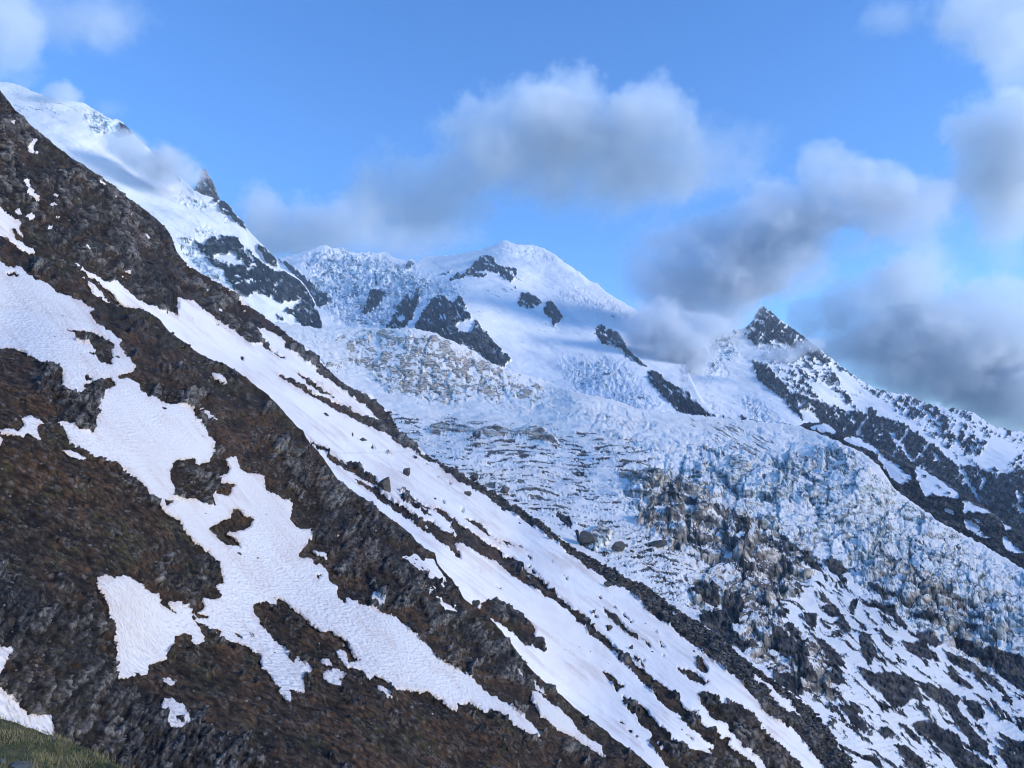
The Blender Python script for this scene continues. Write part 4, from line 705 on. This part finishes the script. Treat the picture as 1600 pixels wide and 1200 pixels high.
# ============================================================ CLOUDS
def cloud_mat(name, sig, nscale, hard):
    m = bpy.data.materials.new(name); m.use_nodes = True; nt = m.node_tree; nt.nodes.clear()
    out = nd(nt, 'ShaderNodeOutputMaterial'); pv = nd(nt, 'ShaderNodeVolumePrincipled'); nt.links.new(pv.outputs[0], out.inputs['Volume'])
    pv.inputs['Color'].default_value = (.90, .945, 1.0, 1); pv.inputs['Anisotropy'].default_value = .15
    co = nd(nt, 'ShaderNodeTexCoord').outputs['Object']; ln = nd(nt, 'ShaderNodeVectorMath', operation='LENGTH'); nt.links.new(co, ln.inputs[0])
    geo = nd(nt, 'ShaderNodeNewGeometry'); n = noise_n(nt, geo.outputs['Position'], 1/nscale, 8, .66)
    fall = math_n(nt, 'SUBTRACT', 1.0, ln.outputs['Value'])
    d = math_n(nt, 'ADD', math_n(nt, 'MULTIPLY', fall, 1.5), math_n(nt, 'MULTIPLY', math_n(nt, 'SUBTRACT', n.outputs[0], .58), 3.2))
    d = mapr(nt, d, 0, hard, 0, 1, True)
    d = math_n(nt, 'MULTIPLY', d, mapr(nt, fall, 0, .12, 0, 1))
    nt.links.new(math_n(nt, 'MULTIPLY', d, sig), pv.inputs['Density']); 
    m.cycles.volume_step_rate = 1.0
    return m
KINDS = {'d': (15.5, .36), 'm': (13, .6), 't': (9, 1.0), 'x': (60, .8)}
PM = {}
def puff_mesh(k, D):
    import bmesh
    if (k, D) not in PM:
        me = bpy.data.meshes.new('puff'); bm = bmesh.new(); bmesh.ops.create_icosphere(bm, subdivisions=3, radius=1.0); bm.to_mesh(me); bm.free()
        me.materials.append(cloud_mat('cloud_vapour', KINDS[k][0]/D, D*(.05 if k == 'x' else .070), KINDS[k][1])); PM[(k, D)] = me
    return PM[(k, D)]
def cloud(label, D, puffs):
    c = pt(puffs[0][0], puffs[0][1], D)
    root = bpy.data.objects.new('cloud', None); scn.collection.objects.link(root); root.location = Vector(c); root.empty_display_size = 50
    tag(root, label, 'cloud')
    for p in puffs:
        u, v, a, b, k = p[:5]; dd = D*(p[5] if len(p) > 5 else 1.0); s = dd/F
        o = bpy.data.objects.new('puff', puff_mesh(k, D)); scn.collection.objects.link(o); o.parent = root
        o.location = Vector(pt(u, v, dd) - c); o.scale = (a*s*1.5, (a+b)*.55*s*1.2, b*s*1.5)
CLOUDS = [
 ('grey cumulus with bright white top above the central snow dome', 8200, [(905,150,52,48,'d'),(1005,170,62,48,'d'),(955,205,100,50,'d'),(800,200,95,60,'d'),(860,185,70,45,'d'),(880,245,170,55,'m'),(990,262,110,55,'m'),(1100,245,110,50,'t'),(960,305,110,40,'t'),(740,250,70,60,'t')]),
 ('faint lilac cloud drifting left of the central cumulus', 8600, [(650,300,90,70,'t'),(590,270,60,45,'t'),(655,345,105,60,'m'),(640,300,80,60,'m'),(610,350,60,45,'t'),(690,205,34,30,'t')]),
 ('cloud bank resting behind the left snow ridge', 7600, [(405,325,50,34,'d'),(455,350,80,40,'d'),(510,368,90,38,'m'),(420,365,60,36,'m'),(575,340,60,40,'t')]),
 ('long grey cloud bank trailing down onto the pointed peak', 4350, [(1285,270,58,38,'d'),(1365,292,56,32,'d'),(1240,325,80,50,'d'),(1320,325,100,40,'m'),(1180,370,80,50,'d'),(1110,415,90,60,'d'),(1045,440,70,60,'m'),(1100,465,85,50,'d'),(1160,415,80,46,'m'),(1250,370,90,46,'m'),(1065,500,60,34,'m'),(1390,340,90,36,'m'),(1040,400,70,50,'t'),(1210,400,80,55,'m'),(1440,310,70,32,'m'),(1120,500,50,30,'m')]),
 ('dark heavy cloud at the right edge above the ridge', 7000, [(1560,200,70,56,'d'),(1600,240,90,80,'d'),(1535,250,60,50,'d'),(1590,310,90,55,'m'),(1500,305,60,34,'m'),(1570,370,50,50,'t')]),
 ('dark ragged cloud in the top right corner', 7400, [(1560,35,80,50,'m'),(1500,20,70,34,'t'),(1400,28,60,30,'t'),(1600,90,60,60,'m')]),
 ('big soft cloud standing behind the descending right ridge', 7800, [(1370,490,70,60,'d'),(1430,470,80,70,'m'),(1500,520,120,70,'d'),(1480,600,110,36,'m'),(1600,625,100,40,'d'),(1540,600,90,36,'d'),(1620,668,100,30,'d'),(1440,540,120,50,'m'),(1420,560,130,55,'d'),(1560,590,120,48,'d'),(1280,495,44,26,'d'),(1330,530,70,40,'m'),(1470,420,50,46,'t'),(1400,440,46,34,'m'),(1600,540,80,50,'m')]),
 ('mist hanging in front of the snow slope left of the pointed peak', 3750, [(1060,535,60,34,'x'),(1020,505,50,34,'x'),(1105,512,40,28,'x'),(1075,560,40,22,'x')]),
 ('wisp of mist crossing the flank of the pointed peak', 3550, [(1222,552,44,15,'x'),(1262,540,30,15,'x')]),
 ('mist blowing off the left snow ridge', 4100, [(200,232,40,26,'x'),(240,255,46,26,'x'),(275,262,40,28,'x'),(300,276,30,24,'x')]),
 ('thin puff touching the top of the left snow peak', 4700, [(95,150,28,20,'x'),(170,172,26,14,'t')]),
 ('grey cloud cut off by the top left corner', 6800, [(5,60,50,60,'m'),(-20,20,60,50,'m')]),
 ('thin veil of cloud near the top left', 7800, [(120,30,95,50,'t'),(170,60,40,34,'t')]),
 ('low haze cloud hiding the crest of the central icefall', 6300, [(660,385,75,34,'t'),(600,380,60,30,'t'),(720,372,50,26,'t')]),
]
if not globals().get('NOCLOUD'):
    for c in CLOUDS: cloud(*c)
HAZE_DENS = 3.3e-5
if HAZE_DENS:
    m = bpy.data.materials.new('haze_air'); m.use_nodes = True; nt = m.node_tree; nt.nodes.clear()
    out = nd(nt, 'ShaderNodeOutputMaterial'); pv = nd(nt, 'ShaderNodeVolumePrincipled'); nt.links.new(pv.outputs[0], out.inputs['Volume'])
    pv.inputs['Density'].default_value = HAZE_DENS; pv.inputs['Color'].default_value = (.58, .78, 1.0, 1)
    x0, x1, y0, y1, z0, z1 = -6500, 6500, -300, 9000, -1500, 3600
    V = np.array([(x, y, z) for x in (x0, x1) for y in (y0, y1) for z in (z0, z1)], float)
    Q = np.array([(0,1,3,2),(4,6,7,5),(0,4,5,1),(2,3,7,6),(0,2,6,4),(1,5,7,3)])
    tag(mesh_obj('haze', V, Q, m, smooth=False), kind='stuff')
